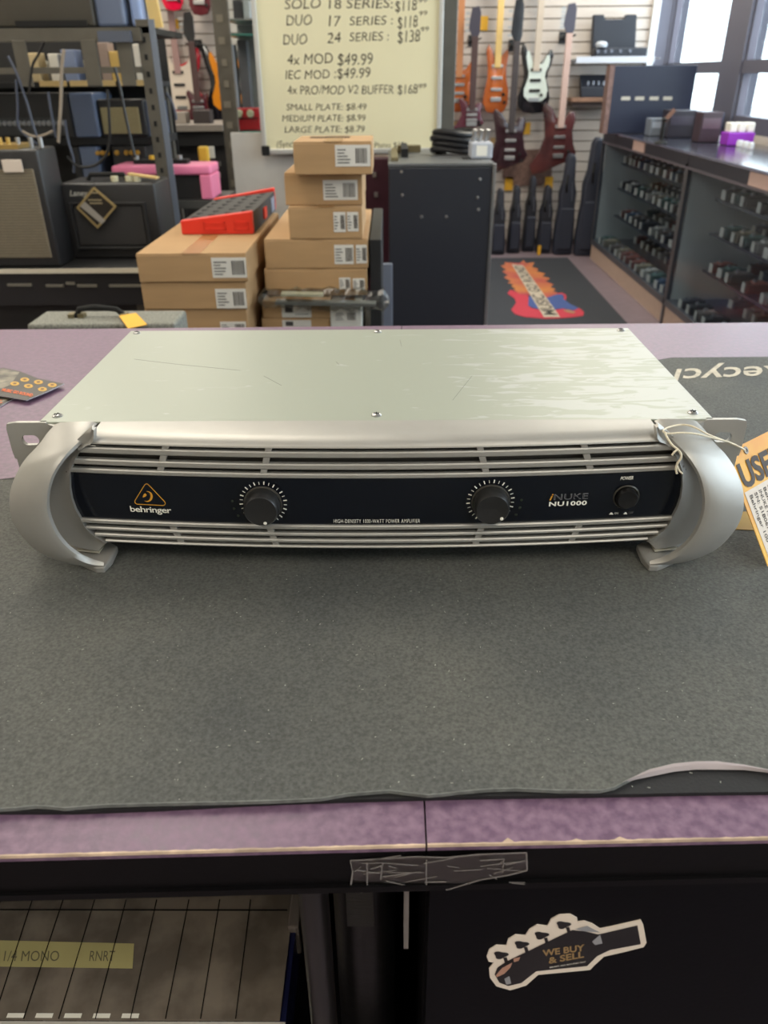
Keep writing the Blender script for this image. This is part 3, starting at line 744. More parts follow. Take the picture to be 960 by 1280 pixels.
for x0_, x1_, y_ in ((762, 767, 643.6), (780, 784.5, 643.2)):
    a = F(x0_, y_); b = F(x1_, y_); mb.bar(fpt(a.x, a.z, -.0002), fpt(b.x, b.z, -.0002), .0005, .0002, (0, 1, 0))
    mb.bar(fpt(a.x * .75 + b.x * .25, a.z + .0007, -.0002), fpt(a.x * .25 + b.x * .75, b.z + .0007, -.0002), .0009, .0002, (0, 1, 0))
mb.build('switch_symbol', M_WHITE, amp)
def logo_pt(x, y):   # crop pixels of the emblem (x10.67 at 150,590)
    return F(150 + x / 10.667, 590 + y / 10.667)
mb = MB()
tri = [(350, 168), (595, 415), (585, 452), (560, 457), (215, 438), (192, 415), (192, 385), (325, 180)]
tri = [(340, 170), (358, 168), (375, 180), (590, 405), (600, 428), (590, 450), (568, 457), (220, 438), (198, 425), (192, 400), (200, 380), (322, 182)]
w_ = .00045
for i in range(len(tri)):
    a = logo_pt(*tri[i]); b = logo_pt(*tri[(i + 1) % len(tri)])
    mb.bar(fpt(a.x, a.z, -.0002), fpt(b.x, b.z, -.0002), w_, .0002, (0, 1, 0))
arc_o = []; arc_i = []
for k in range(19):
    a = R(105 - k * 235 / 18.0); t = k / 18.0
    arc_o.append((362 + 70 * math.cos(a), 336 - 72 * math.sin(a))); wdt = 30 * math.sin(math.pi * t) + 2
    arc_i.append((362 + (70 - wdt) * math.cos(a), 336 - (72 - wdt * .8) * math.sin(a)))
for k in range(18):
    P = [logo_pt(*q_) for q_ in (arc_o[k], arc_o[k + 1], arc_i[k + 1], arc_i[k])]
    mb.face([fpt(p.x, p.z, -.0003) for p in P])
drop = [(330, 292), (350, 308), (345, 328), (325, 342), (300, 350), (300, 335), (312, 305)]
mb.face([fpt(p.x, p.z, -.0003) for p in [logo_pt(*q_) for q_ in drop]])
mb.build('triangle_emblem', M_GOLD, amp, recalc=False)

# ------------------------------------------------------------------ paper tag and its string
tg = thing('price_tag', 'orange paper tag printed USED tied to the right handle with white string', 'tag', (.25, .47, 1.01))
C0 = at_y(907, 566, .47); U = (Vector((.269, .508, 1.074)) - Vector((.225, .47, 1.074))).normalized()
V = (at_z(960, 708, 1.0065) - C0); LV = V.length; V.normalize(); U = (U - V * U.dot(V)).normalized(); NN = U.cross(V).normalized()
if NN.z < 0: NN = -NN
def T(u, v, h=0.0): return C0 + U * u + V * v + NN * h
m_org = mat('orange_card', (218, 152, 62), rough=.55, rgb2=(226, 178, 60), vscale=22)
MB().prism([T(0, 0), T(.075, 0), T(.075, LV * 1.0), T(0, LV * 1.0)], NN * -.0005).build('card', m_org, tg)
MB().prism([T(.004, .030, .0002), T(.073, .030, .0002), T(.073, LV, .0002), T(.004, LV, .0002)], NN * .0001).build('paper_label', mat('label_paper', (212, 200, 188), rough=.7), tg)
m_ink = mat('worn_ink', (70, 62, 58), rough=.7, var=.2)
def tg_text(name, s, u0, u1, v0, h, rot=False):
    if rot:  # runs down the tag
        text_on(name, s, T(u0, v0, .0005), V * (u1), U * h, m_ink, tg, bold=.01)
    else:
        text_on(name, s, T(u0, v0, .0005), U * (u1 - u0), V * -h, m_ink, tg, bold=.035)
tg_text('lettering', 'USED', .006, .066, .0275, .0165)
for i, (s, L) in enumerate((('Behringer 100', .034), ('SN: S180670', .030), ('INUKE NU1000', .032), ('Behringer', .024), ('E1000', .02))):
    tg_text('lettering', s, .008 + i * .0062, L, .0335, .0036, True)
hole = at_y(932, 563, .49)
# find hole on the tag plane
dr = ray(932, 563); tt = (C0 - CAM).dot(NN) / dr.dot(NN); HP = CAM + dr * tt
MB().lathe(HP, NN, [(.0014, -.0002), (.0014, .0006), (.0026, .0006), (.0028, .0001)], 20).build('eyelet', mat('dull_eyelet', (120, 112, 104), rough=.4, metal=.4), tg, smooth=True)
m_str = mat('white_string', (222, 212, 190), rough=.85, bump=.5, bscale=900)
def path(L): return [at_y(*p) for p in smooth_list(L, 60)]
MB().tube(path([(931, 563, HP.y - .003), (915, 554, .461), (890, 547, .452), (868, 542, .443), (850, 541, .441), (838, 542, .440), (831, 541, .441), (829, 538, .444), (836, 534, .450), (850, 531, .455), (862, 532, .453), (872, 536, .449), (885, 543, .450), (903, 550, .458), (917, 555.5, .461), (926, 559.5, .464), (931, 562.5, HP.y - .003)]), .00062, 6).build('string', m_str, tg, smooth=True)
MB().tube(path([(831, 540, .441), (834, 547, .437), (840, 556, .433), (847, 562, .431), (851, 567, .430), (851, 573, .429), (847, 579, .429), (845, 586, .429), (846, 592, .429)]), .0007, 6).build('string_end', m_str, tg, smooth=True)
MB().tube(path([(846, 582, .429), (849, 588, .429), (853, 592, .429)]), .0006, 6).build('string_end', m_str, tg, smooth=True)
MB().tube(path([(848, 561, .431), (843, 565, .430), (840, 569, .430)]), .0006, 6).build('string_end', m_str, tg, smooth=True)

# ------------------------------------------------------------------ cards on the left
m_cardk = mat('card_black', (44, 38, 34), rough=.35); m_cedge = mat('card_edge', (190, 190, 200), rough=.6)
m_cgrey = mat('card_photo_grey', (150, 142, 122), rough=.4, rgb2=(70, 66, 60), vscale=60)
m_yel = mat('badge_yellow', (204, 158, 56), rough=.5); m_orp = mat('orange_print', (226, 104, 42), rough=.5)
def cardq(x, y): return (x / 9.6, 440 + y / 9.6)
def flyer(label, pts, zz, badges, words, grey, tilt=0):
    t = thing('flyer', label, 'card', at_z(*cardq(*pts[0]), CT))
    def P(x, y, h=0.0):
        p = at_z(*cardq(x, y), zz); return Vector((p.x, p.y, zz + h))
    MB().prism([P(*p) for p in pts], (0, 0, -.0007)).build('card', m_cedge, t)
    MB().face([P(*p, h=.0001) for p in pts]).build('printed_face', m_cardk, t, recalc=False)
    if grey: MB().face([P(*p, h=.0003) for p in grey]).build('photo_print', m_cgrey, t, recalc=False)
    for (x, y) in badges:
        b = MB().face([P(x + 54 * math.cos(2 * math.pi * k / 20), y + 25 * math.sin(2 * math.pi * k / 20), .0004) for k in range(20)]).build('badge', m_yel, t, recalc=False)
        MB().face([P(x + 24 * math.cos(2 * math.pi * k / 10) * (1.2 if k % 2 else .8), y + 11 * math.sin(2 * math.pi * k / 10), .0006) for k in range(10)]).build('badge_figure', mat('badge_dark', (110, 80, 30)), b, recalc=False)
    for (s, a, b, c) in words:
        A, B, C = P(*a, h=.0005), P(*b, h=.0005), P(*c, h=.0005)
        text_on('lettering', s, A, B - A, C - A, m_orp, t, bold=.04)
flyer('bent grey and black flyer lying beneath the badge flyer at the left edge', [(-420, 520), (185, 545), (-10, 660), (-420, 860)], CT + .0012, [], [('MUSIC', (-200, 660), (30, 612), (-205, 625))], [(-400, 530), (150, 548), (-10, 620), (-400, 640)])
flyer('black flyer with six yellow round badges and orange lettering left of the amplifier', [(40, 190), (240, 232), (450, 315), (770, 380), (560, 480), (320, 577), (110, 540), (-420, 470), (-300, 240)], CT + .0045, [(298, 335), (178, 383), (462, 365), (343, 412), (628, 400), (510, 450)], [('MUSIC GO ROUND', (20, 470), (385, 540), (40, 440))], [(30, 200), (235, 245), (180, 320), (120, 400), (30, 440), (-300, 430), (-280, 250)])

# ================================================================== BACKGROUND
M_LABEL = mat('shipping_label', (214, 210, 202), rough=.7)
M_BAR = mat('label_print', (70, 68, 68), rough=.8)
def pxbox(x0, x1, yt, yb, Y, depth, zmin=None):
    """a box standing with its front face at distance Y whose outline there spans these pixels"""
    xm, ym = (x0 + x1) / 2, (yt + yb) / 2
    return at_y(x0, ym, Y).x, at_y(x1, ym, Y).x, Y, Y + depth, (at_y(xm, yb, Y).z if zmin is None else zmin), at_y(xm, yt, Y).z
m_ctape = mat('carton_tape', (158, 118, 74), rough=.3)
def carton(label, b, labels, group, rz_gap=0.0, slot=False, nm='cardboard_box', m=None, logo=False):
    x0, x1, y0, y1, z0, z1 = b
    z0 += .0008
    t = thing(nm, label, 'box', ((x0 + x1) / 2, (y0 + y1) / 2, z0), group=group)
    mm = m or M_CARTON
    MB().box(x0, x1, y0, y1, z0, z1 - .003).build('carton_body', mm, t, bevel=.002)
    ym = (y0 + y1) / 2; xm = (x0 + x1) / 2
    for (a, c) in ((x0 + .001, xm - .0008), (xm + .0008, x1 - .001)):
        MB().box(a, c, y0 + .001, y1 - .001, z1 - .003, z1).build('top_flap', mm, t)
    MB().box(xm - .022, xm + .022, y0 - .0006, y1, z1, z1 + .0004).build('tape_strip', m_ctape, t)
    for (lx0, lx1, ly0, ly1) in labels:
        c0 = at_y(lx0, (ly0 + ly1) / 2, y0); c1 = at_y(lx1, (ly0 + ly1) / 2, y0); zt_ = at_y((lx0 + lx1) / 2, ly0, y0).z; zb_ = at_y((lx0 + lx1) / 2, ly1, y0).z
        zt_ = min(zt_, z1 - .002); zb_ = max(zb_, z0 + .002)
        L = MB().box(c0.x, c1.x, y0 - .0012, y0 - .0001, zb_, zt_).build('shipping_label', M_LABEL, t)
        w = c1.x - c0.x; h = zt_ - zb_; mb = MB(); rnd = random.Random(int(lx0))
        if logo:
            mb.box(c0.x + w * .12, c0.x + w * .38, y0 - .0018, y0 - .0011, zb_ + h * .35, zb_ + h * .85)
            mb.box(c0.x + w * .45, c0.x + w * .9, y0 - .0018, y0 - .0011, zb_ + h * .2, zb_ + h * .24)
        else:
            k = .08
            while k < .42:
                bw = rnd.uniform(.015, .04); mb.box(c0.x + w * (.5 + k), c0.x + w * (.5 + k + bw), y0 - .0018, y0 - .0011, zb_ + h * .15, zb_ + h * .85); k += bw + .025
            for j in range(5):
                mb.box(c0.x + w * .06, c0.x + w * (.25 + .2 * rnd.random()), y0 - .0018, y0 - .0011, zb_ + h * (.15 + .15 * j), zb_ + h * (.20 + .15 * j))
        o = mb.build('printed_bars', M_BAR, L); o['kind'] = 'stuff'
    return t
# low table hidden behind the counter
tb = thing('stock_table', 'low black table behind the counter carrying the stacked cartons', 'table', (-.4, 2.3, 0))
MB().box(-.75, -.060, 1.85, 2.75, .56, .60).build('table_top', M_BLACK, tb)
for x in (-.72, -.09):
    for y in (1.88, 2.72): MB().box(x - .02, x + .02, y - .02, y + .02, 0, .56).build('leg', M_BLACK, tb)
YL = 1.9
carton('broad brown carton with barcode label topping the left stack under the red riser', pxbox(172, 309, 317, 353, YL, .62), [(265, 310 - 2, 322, 347)], 'brown cartons in the left stack')
b2 = pxbox(178, 309, 353, 387, YL + .005, .60); carton('brown barcode-labelled carton second from the top of the left stack', b2, [(270, 308, 361, 386)], 'brown cartons in the left stack')
b3 = pxbox(183, 310, 387, 425, YL + .01, .60); carton('brown carton third down in the left stack just above the counter edge', b3, [(276, 308, 402, 420)], 'brown cartons in the left stack')
carton('lowest brown carton of the left stack resting on the table', (b3[0], b3[1], b3[2], b3[3], .60, b3[4]), [], 'brown cartons in the left stack')
YR = 2.05
c5 = pxbox(331, 459, 336, 363, YR, .5)
c4 = pxbox(331, 460, 299, 336, YR, .5)
c3 = pxbox(361, 453, 259, 298, YR + .0, .30)
c2 = pxbox(356, 453, 216, 258, YR + .03, .3)
c1 = pxbox(367, 465, 177, 217, YR - .02, .21)
c3 = c3[:4] + (c4[5], c3[5]); c2 = c2[:4] + (c3[5], c2[5]); c1 = c1[:4] + (c2[5], c1[5]); c4 = c4[:4] + (c5[5], c4[5])
t1 = carton('small brown carton on the very top of the right stack before the whiteboard', c1, [(419, 463, 181, 208)], 'brown cartons in the right stack')
MB().box(c1[0] + .03, c1[0] + .13, (c1[2] + c1[3]) / 2 + .02, (c1[2] + c1[3]) / 2 + .05, c1[5] + .0001, c1[5] + .0012).build('hand_slot', M_DARK, t1)
carton('brown carton second from the top of the right stack with a wide barcode label', c2, [(404, 447, 225, 250)], 'brown cartons in the right stack')
carton('brown carton third from the top of the right stack with two small labels', c3, [(417, 432, 265, 290), (434, 448, 265, 289)], 'brown cartons in the right stack')
carton('wider brown carton fourth in the right stack, label at its right end', c4, [(418, 442, 306, 330), (445, 458.5, 306, 329)], 'brown cartons in the right stack')
carton('wide brown carton fifth in the right stack, half hidden by clear packaging', c5, [(424, 438, 347, 362), (441, 456, 348, 362)], 'brown cartons in the right stack')
c6 = pxbox(328, 413, 377, 398, YR - .04, .4); c7 = pxbox(328, 413, 398, 425, YR - .04, .4)
gapz = at_y(400, 377, YR).z
c5b = (c5[0], c5[1], YR + .02, YR + .45, c6[5], c5[4])
carton('flat brown carton wedged beneath the clear packaging in the right stack', c5b, [], 'brown cartons in the right stack')
carton('thin brown carton with black logo label near the foot of the right stack', c6, [(352, 389, 377, 397)], 'brown cartons in the right stack', logo=True)
carton('thin brown carton with black logo label lowest in view in the right stack', c7, [(353, 389, 400, 411)], 'brown cartons in the right stack', logo=True)
carton('unmarked brown carton at the bottom of the right stack', (c7[0], c7[1], c7[2], c7[3], .60, c7[4]), [], 'brown cartons in the right stack')
m_wbox = mat('white_carton', (214, 212, 204), rough=.7)
c8 = pxbox(413, 452, 382, 411, YR - .045, .3)
carton('small white carton beside the thin cartons of the right stack', c8, [(418, 446, 388, 402)], 'white cartons', m=m_wbox, nm='white_box')
carton('second white carton under the small white one, mostly behind the counter', (c8[0], c8[1], c8[2], c8[3], .60, c8[4]), [], 'white cartons', m=m_wbox, nm='white_box')
# black sheet added for the dark right side of the fourth carton
dz = MB().box(c4[1] + .004, c4[1] + .034, YR + .01, YR + .55, .0, c4[5] - .004).build('carton_dark_side', M_BLACK, None, bevel=.002)
tag(dz, 'narrow black sheet added as the dark right side of the fourth carton in the right stack', 'box')
# clear packaging
pk = thing('clear_packaging', 'crinkled clear plastic packaging with silver bar lying across the right stack', 'packaging', (-.2, 1.95, .85))
mb = MB(); rnd = random.Random(4); rings = []
for i in range(25):
    t = i / 24; x = at_y(325 + (486 - 325) * t, 372, 1.99).x
    zc_ = at_y(400, 371 + 4 * t, 1.99).z; h = .020 + .008 * rnd.random(); d = .025 + .006 * rnd.random()
    if i in (0, 24): h *= .4
    rings.append([(x, 1.985 - d * math.cos(a) - .004 * rnd.random(), zc_ + h * math.sin(a) * (1 + .2 * rnd.random())) for a in [2 * math.pi * k / 10 for k in range(10)]])
mb.loft(rings).build('plastic_sleeve', M_PLASTIC, pk)
a = at_y(352, 367, 1.985); b = at_y(404, 368, 1.985)
MB().bar(a, b, .03, .006).build('silver_bar', mat('paper_insert', (190, 186, 160), rough=.4), pk)
a = at_y(345, 377, 1.985); b = at_y(470, 380, 1.985)
MB().bar(a, b, .03, .008).build('grey_bar', mat('grey_insert', (120, 122, 120), rough=.4), pk)
# silver and white stuff leaning between stack and cabinet
lp = pxbox(474, 487, 330, 372, 2.66, .02, .6)
o = MB().box(lp[0], lp[1] + .01, lp[2], lp[3], .0, lp[5]).build('leaning_panel', mat('blue_grey_panel', (120, 126, 140), rough=.4), None, bevel=.003)
tag(o, 'slim blue-grey panel leaning between the carton stack and the tall black cabinet', 'panel')

# red riser on the left stack
zt1 = pxbox(172, 309, 317, 353, YL, .62)[5] + .0008
rs = thing('pedal_riser', 'red plastic wedge riser with black perforated top on the left carton stack', 'pedal riser', (-.4, 2.2, zt1))
m_red = mat('red_plastic', (218, 50, 34), rough=.4); m_perf = mat('dark_foam', (52, 50, 50), rough=.7)
ra = at_z(229, 292, zt1); rb = at_z(316, 294, zt1); rc = at_z(347, 268, zt1); rd = Vector((rc.x - (rb.x - ra.x), rc.y, zt1))
ra.y = rb.y = (ra.y + rb.y) / 2; rd.y = rc.y
hl, hr_ = at_y(229, 276, ra.y).z - zt1, at_y(316, 264, ra.y).z - zt1
rc = Vector((rb.x + .004, ra.y + .42, zt1)); rd = Vector((ra.x + .004, ra.y + .42, zt1))
def up_(p, h): return Vector((p.x, p.y, zt1 + h))
MB().hexa([ra, rb, rb + Vector((0, .02, 0)), ra + Vector((0, .02, 0)), up_(ra, hl), up_(rb, hr_), up_(rb, hr_) + Vector((0, .02, 0)), up_(ra, hl) + Vector((0, .02, 0))]).build('front_cheek', m_red, rs, bevel=.003)
hb = hr_ * .96
MB().hexa([rd, rc, rc + Vector((0, .02, 0)), rd + Vector((0, .02, 0)), up_(rd, hl), up_(rc, hb + .01), up_(rc, hb + .01) + Vector((0, .02, 0)), up_(rd, hl) + Vector((0, .02, 0))]).build('rear_cheek', m_red, rs, bevel=.003)
e = Vector((0, .02, 0))
MB().hexa([ra + e, rb + e, rc, rd, up_(ra, hl - .004) + e, up_(rb, hr_ - .004) + e, up_(rc, hb), up_(rd, hl - .004)]).build('perforated_top', m_perf, rs)
for (u0, u1) in ((.32, .62), (.74, .94)):
    p0 = ra.lerp(rb, u0); p1 = ra.lerp(rb, u1); h0 = .35 * hl; h1 = .30 * hl + .6 * (hr_ - 0) * .6
    f = MB(); z0_, z1_ = zt1 + .012, zt1 + max(hl * .72, .03); w = .003
    for (xa, xb, za, zb) in ((p0.x, p1.x, z0_, z0_ + w), (p0.x, p1.x, z1_ - w, z1_), (p0.x, p0.x + w, z0_, z1_), (p1.x - w, p1.x, z0_, z1_)): f.box(xa, xb, ra.y - .0025, ra.y + .001, za, zb)
    f.build('moulded_frame', m_red, rs)
for i in range(4):
    for j in range(6):
        u = .14 + .24 * i; v = .10 + .16 * j
        q_ = (up_(ra, hl - .004) + e).lerp(up_(rb, hr_ - .004) + e, u).lerp(up_(rd, hl - .004).lerp(up_(rc, hb), u), v)
        MB().lathe(q_ + Vector((0, 0, -.001)), (0, 0, 1), [(.0001, 0), (.011, 0), (.011, .0022), (.0001, .0024)], 14).build('hole', M_DARK, rs)
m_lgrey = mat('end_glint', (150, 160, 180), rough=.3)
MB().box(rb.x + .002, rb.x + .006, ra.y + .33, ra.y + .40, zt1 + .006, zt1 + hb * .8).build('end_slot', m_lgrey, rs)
MB().box(rb.x + .002, rb.x + .006, ra.y + .18, ra.y + .23, zt1 + .01, zt1 + hb * .7).build('side_badge', m_red, rs)

# tall black cabinet with cable and adaptor
YC = 3.0
cb = pxbox(486, 612.5, 204, 405, YC, .6); zc0 = .12
cw = thing('speaker_cabinet', 'tall black speaker cabinet standing behind the counter right of the cartons', 'speaker', ((cb[0] + cb[1]) / 2, YC + .3, 0))
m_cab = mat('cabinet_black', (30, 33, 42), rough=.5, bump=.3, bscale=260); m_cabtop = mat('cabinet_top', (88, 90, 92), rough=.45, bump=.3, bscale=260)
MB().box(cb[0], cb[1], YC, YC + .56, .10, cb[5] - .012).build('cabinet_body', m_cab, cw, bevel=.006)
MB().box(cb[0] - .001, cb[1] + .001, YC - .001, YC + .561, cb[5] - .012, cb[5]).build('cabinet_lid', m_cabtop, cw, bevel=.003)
MB().box(cb[1] - .006, cb[1] + .006, YC - .006, YC + .006, .10, cb[5] - .002).build('corner_strip', M_STEEL, cw, bevel=.002)
for x in (cb[0] + .04, cb[1] - .04):
    for y in (YC + .05, YC + .5): MB().cyl((x - .012, y, .05), (x + .012, y, .05), .05).build('caster', M_DARK, cw, smooth=True)
for x in (cb[0] + .04, cb[1] - .04):
    for y in (YC + .05, YC + .5): MB().box(x - .025, x + .025, y - .025, y + .025, .095, .105).build('caster_plate', M_DARK, cw)
for (x, y) in ((503, 244), (527, 271), (558, 271), (598, 262), (600, 224), (597, 247), (484 + 18, 215)):
    p = at_y(x, y, YC); MB().lathe((p.x, YC, p.z), (0, -1, 0), [(.0001, 0), (.006, 0), (.005, .002), (.0001, .003)], 12).build('screw', M_STEEL, cw, smooth=True)
for i in range(6):
    x = cb[1] - .10 + i * .012; MB().box(x, x + .005, YC + .12, YC + .22, cb[5], cb[5] + .0015).build('vent_slot', M_DARK, cw)
lt = thing('metal_bracket', 'small tarnished metal bracket on the left rear corner of the tall black cabinet', 'bracket', (cb[0] + .04, YC + .25, cb[5]))
m_brk = mat('tarnished_metal', (122, 112, 84), rough=.45, metal=.5)
z_ = cb[5] + .0006
MB().box(cb[0] + .01, cb[0] + .035, YC + .08, YC + .52, z_, z_ + .012).build('rail', m_brk, lt)
MB().box(cb[0] + .05, cb[0] + .075, YC + .22, YC + .52, z_, z_ + .03).build('upright_tab', M_DARK, lt)
MB().box(cb[0] + .035, cb[0] + .13, YC + .44, YC + .5, z_, z_ + .025).build('cross_piece', m_brk, lt)
kn = MB().lathe((at_z(548, 188, cb[5]).x, YC + .35, z_), (0, 0, 1), [(.022, 0), (.022, .01), (.014, .022), (.0001, .024)], 16).build('small_black_knob', M_DARK, None, smooth=True)
tag(kn, 'loose black knob lying on the top of the tall black cabinet', 'knob')
cc = thing('coiled_cable', 'coiled black cable lying on the tall cabinet beside the white plug adaptor', 'cable', (cb[1] - .12, YC + .25, z_))
for k in range(4):
    pts_ = []; r = .075 - .008 * (k % 2)
    for i in range(33):
        a = 2 * math.pi * i / 32; pts_.append((at_z(551, 180, z_).x + .02 + (r + .01) * math.cos(a), YC + .33 + .05 * math.sin(a), z_ + .018 + .02 * k + .006 * math.sin(2 * a)))
    MB().tube(pts_, .011, 8).build('cable_loop', mat('cable_black', (26, 26, 30), rough=.4), cc, smooth=True)
ad = thing('plug_adaptor', 'grey and white power adaptor with metal prongs on the tall black cabinet', 'adaptor', (cb[1] - .06, YC + .2, z_))
p0 = at_z(576, 186, z_); p1 = at_z(601, 187, z_)
MB().box(p0.x, p1.x, YC + .14, YC + .25, z_, z_ + .055).build('adaptor_body', mat('adaptor_grey', (176, 180, 190), rough=.4), ad, bevel=.006)
MB().box(p0.x + .02, p1.x - .02, YC + .139, YC + .141, z_ + .01, z_ + .045).build('adaptor_label', M_WHITE, ad)
for k in range(3): MB().cyl((p0.x + .01 + k * .024, YC + .2, z_ + .05), (p0.x + .018 + k * .024, YC + .19, z_ + .095), .008, n=10).build('metal_plug', M_STEEL, ad, smooth=True)

# whiteboard on its partition ------------------------------------------------
YW = 3.9
m_part = mat('partition_panel', (196, 192, 186), rough=.6, var=.02); m_post = mat('dark_post', (84, 82, 76), rough=.5, metal=.2, var=.1, vscale=12)
pl_, pr_ = at_y(293, 220, YW + .05).x, at_y(556, 100, YW + .05).x
pn = thing('partition_panel', 'pale partition panel that carries the whiteboard behind the cartons', 'partition', ((pl_ + pr_) / 2, YW + .07, 0))
zq = at_y(310, 166, YW + .05).z
MB().box(pl_, pr_, YW + .05, YW + .08, 0, zq).build('lower_panel', m_part, pn)
MB().box(at_y(322, 100, YW).x, pr_, YW + .05, YW + .08, zq, 2.2).build('upper_panel', m_part, pn)
pw = at_y(570, 90, YW).x
MB().box(at_y(546, 90, YW).x + .02, pw, YW + .02, YW + .10, 0, 2.2).build('post', m_post, pn, bevel=.004)
w0, w1 = at_y(325, 100, YW).x, at_y(549, 100, YW).x; wz = at_y(420, 192, YW).z
wbd = thing('whiteboard', 'cream whiteboard with handwritten price list above the carton stack', 'whiteboard', ((w0 + w1) / 2, YW, wz))
m_wb = mat('board_cream', (226, 219, 184), rough=.35)
m_wf = mat('board_frame', (200, 200, 196), rough=.35, metal=.5)
MB().box(w0, w1, YW, YW + .02, wz + .02, 2.15).build('board', m_wb, wbd)
for (a, b, c, d) in ((w0 - .012, w0 + .008, wz, 2.17), (w1 - .008, w1 + .012, wz, 2.17), (w0, w1, wz, wz + .022), (w0, w1, 2.15, 2.17)):
    MB().box(a, b, YW - .012, YW + .02, c, d).build('frame_rail', m_wf, wbd, bevel=.003)
MB().box(w0 - .016, w0 + .022, YW - .02, YW - .001, wz - .006, wz + .036).build('corner_cap', M_DARK, wbd, bevel=.006)
MB().box(w1 - .022, w1 + .016, YW - .02, YW - .001, wz - .006, wz + .036).build('corner_cap', M_DARK, wbd, bevel=.006)
m_mark = mat('marker_ink', (78, 72, 62), rough=.6)
def hand(s, x0, y0, x1, y1, h, sup=None):
    A = at_y(x0, y0, YW); B = at_y(x1, y1, YW); C = at_y(x0, y0 - h, YW)
    for p in (A, B, C): p.y = YW - .001
    rnd = random.Random(len(s) + int(x0)); mb = MB()
    v_ = C - A; u_ = B - A
    put_text(mb, s, lambda a, b: A + u_ * a + v_ * (b + .05 * math.sin(a * 23)) + u_ * .003 * math.sin(b * 4 + a * 9), shear=.08, bold=-.004)
    mb.build('handwriting', m_mark, wbd, recalc=False)
hand('SOLO', 356, 12, 401, 10, 13); hand('18 SERIES:', 411, 11, 491, 10, 12); hand('$118', 494, 15, 521, 13, 14); hand('99', 523, 4, 534, 3, 6)
hand('DUO', 358, 32, 390, 31, 13); hand('17', 411, 33, 426, 33, 14); hand('SERIES :', 437, 32, 491, 30, 11); hand('$118', 497, 36, 522, 34, 15); hand('99', 524, 20, 534, 19, 6)
hand('DUO', 354, 56, 384, 55, 13); hand('24', 409, 54, 426, 53, 13); hand('SERIES :', 437, 52, 486, 50, 11); hand('$138', 497, 54, 525, 52, 15); hand('99', 526, 40, 536, 39, 6)
hand('4x MOD', 359, 81, 416, 79, 13); hand('$49.99', 422, 82, 466, 81, 15)
hand('IEC MOD', 357, 99, 412, 98, 11); hand(':$49.99', 418, 98, 463, 97, 13)
hand('4x PRO/MOD V2 BUFFER', 359, 118, 492, 117, 11); hand('$168', 497, 118, 522, 117, 12); hand('99', 523, 111, 533, 110, 6)
hand('SMALL PLATE: $8.49', 358, 138, 458, 137, 8); hand('MEDIUM PLATE: $8.99', 353, 152, 457, 151, 8)
hand('LARGE PLATE: $8.79', 356, 166, 456, 165, 8); hand('(Sync', 346, 185, 366, 184, 9); hand('Plates $10', 468, 185, 505, 184, 7)

# maroon case behind the cartons
m_mar = mat('maroon_vinyl', (62, 30, 42), rough=.35)
mc = pxbox(458, 487, 196, 288, 3.6, .12)
mt_ = thing('maroon_case', 'dark maroon hard case with silver latches behind the carton stack', 'case', ((mc[0] + mc[1]) / 2, 3.65, 0))
MB().box(mc[0] - .06, mc[1] + .08, 3.6, 3.72, .001, mc[5]).build('case_shell', m_mar, mt_, bevel=.01)
for (x, y) in ((470, 243), (468, 218)):
    p = at_y(x, y, 3.6); MB().box(p.x - .008, p.x + .008, 3.59, 3.602, p.z - .01, p.z + .01).build('latch', M_STEEL, mt_)

# ------------------------------------------------------------------ tweed case lower left
tw = thing('tweed_amp_case', 'flat grey tweed amplifier head with black handle beside the left cartons', 'amplifier', (-.6, 1.7, .6))
zt2 = .862; ta = at_z(222, 400, zt2); tbk = at_z(60, 388, zt2)
tx0, tx1 = at_z(36, 403, zt2).x, ta.x; ty0 = at_z(120, 405, zt2).y; ty1 = at_z(120, 388, zt2).y
m_twd = mat('grey_tweed', (122, 122, 114), rough=.8, var=.35, vscale=260, bump=.5, bscale=600)
MB().box(tx0, tx1, ty0, ty1, .61, zt2).build('case_shell', m_twd, tw, bevel=.006)
hz = zt2
pts_ = [(at_z(98, 394, hz).x, (ty0 + ty1) / 2, hz), (at_z(104, 394, hz).x, (ty0 + ty1) / 2, hz + .016), (at_z(128, 390, hz).x, (ty0 + ty1) / 2, hz + .021), (at_z(152, 392, hz).x, (ty0 + ty1) / 2, hz + .016), (at_z(160, 394, hz).x, (ty0 + ty1) / 2, hz)]
MB().tube(pts_, .006, 8).build('handle', M_DARK, tw, smooth=True)
for x in (94, 106, 158): MB().obox((at_z(x, 394, hz).x, (ty0 + ty1) / 2, hz + .004), (.012, .02, .008)).build('handle_clip', m_brk, tw)
m_ytag = mat('yellow_tag', (222, 168, 42), rough=.6)
yt = [at_z(149, 395, hz + .006), at_z(170, 391.5, hz + .006), at_z(184, 406, hz + .006), at_z(160, 411, hz + .004)]
yo = MB().prism([(p.x, p.y, p.z) for p in yt], (0, 0, .001)).build('yellow_price_tag', m_ytag, None)
tag(yo, 'yellow paper tag lying on top of the grey tweed amplifier head', 'tag')
ts = thing('low_stand', 'low black stand behind the counter under the tweed amplifier head', 'stand', (-.7, 1.7, 0))
MB().box(tx0 - .1, tx1 + .005, 1.50, ty1 + .03, .57, .609).build('top_board', M_BLACK, ts)
for x in (tx0 - .06, tx1 - .02):
    for y in (1.52, ty1): MB().box(x - .015, x + .015, y - .015, y + .015, 0, .57).build('leg', M_BLACK, ts)

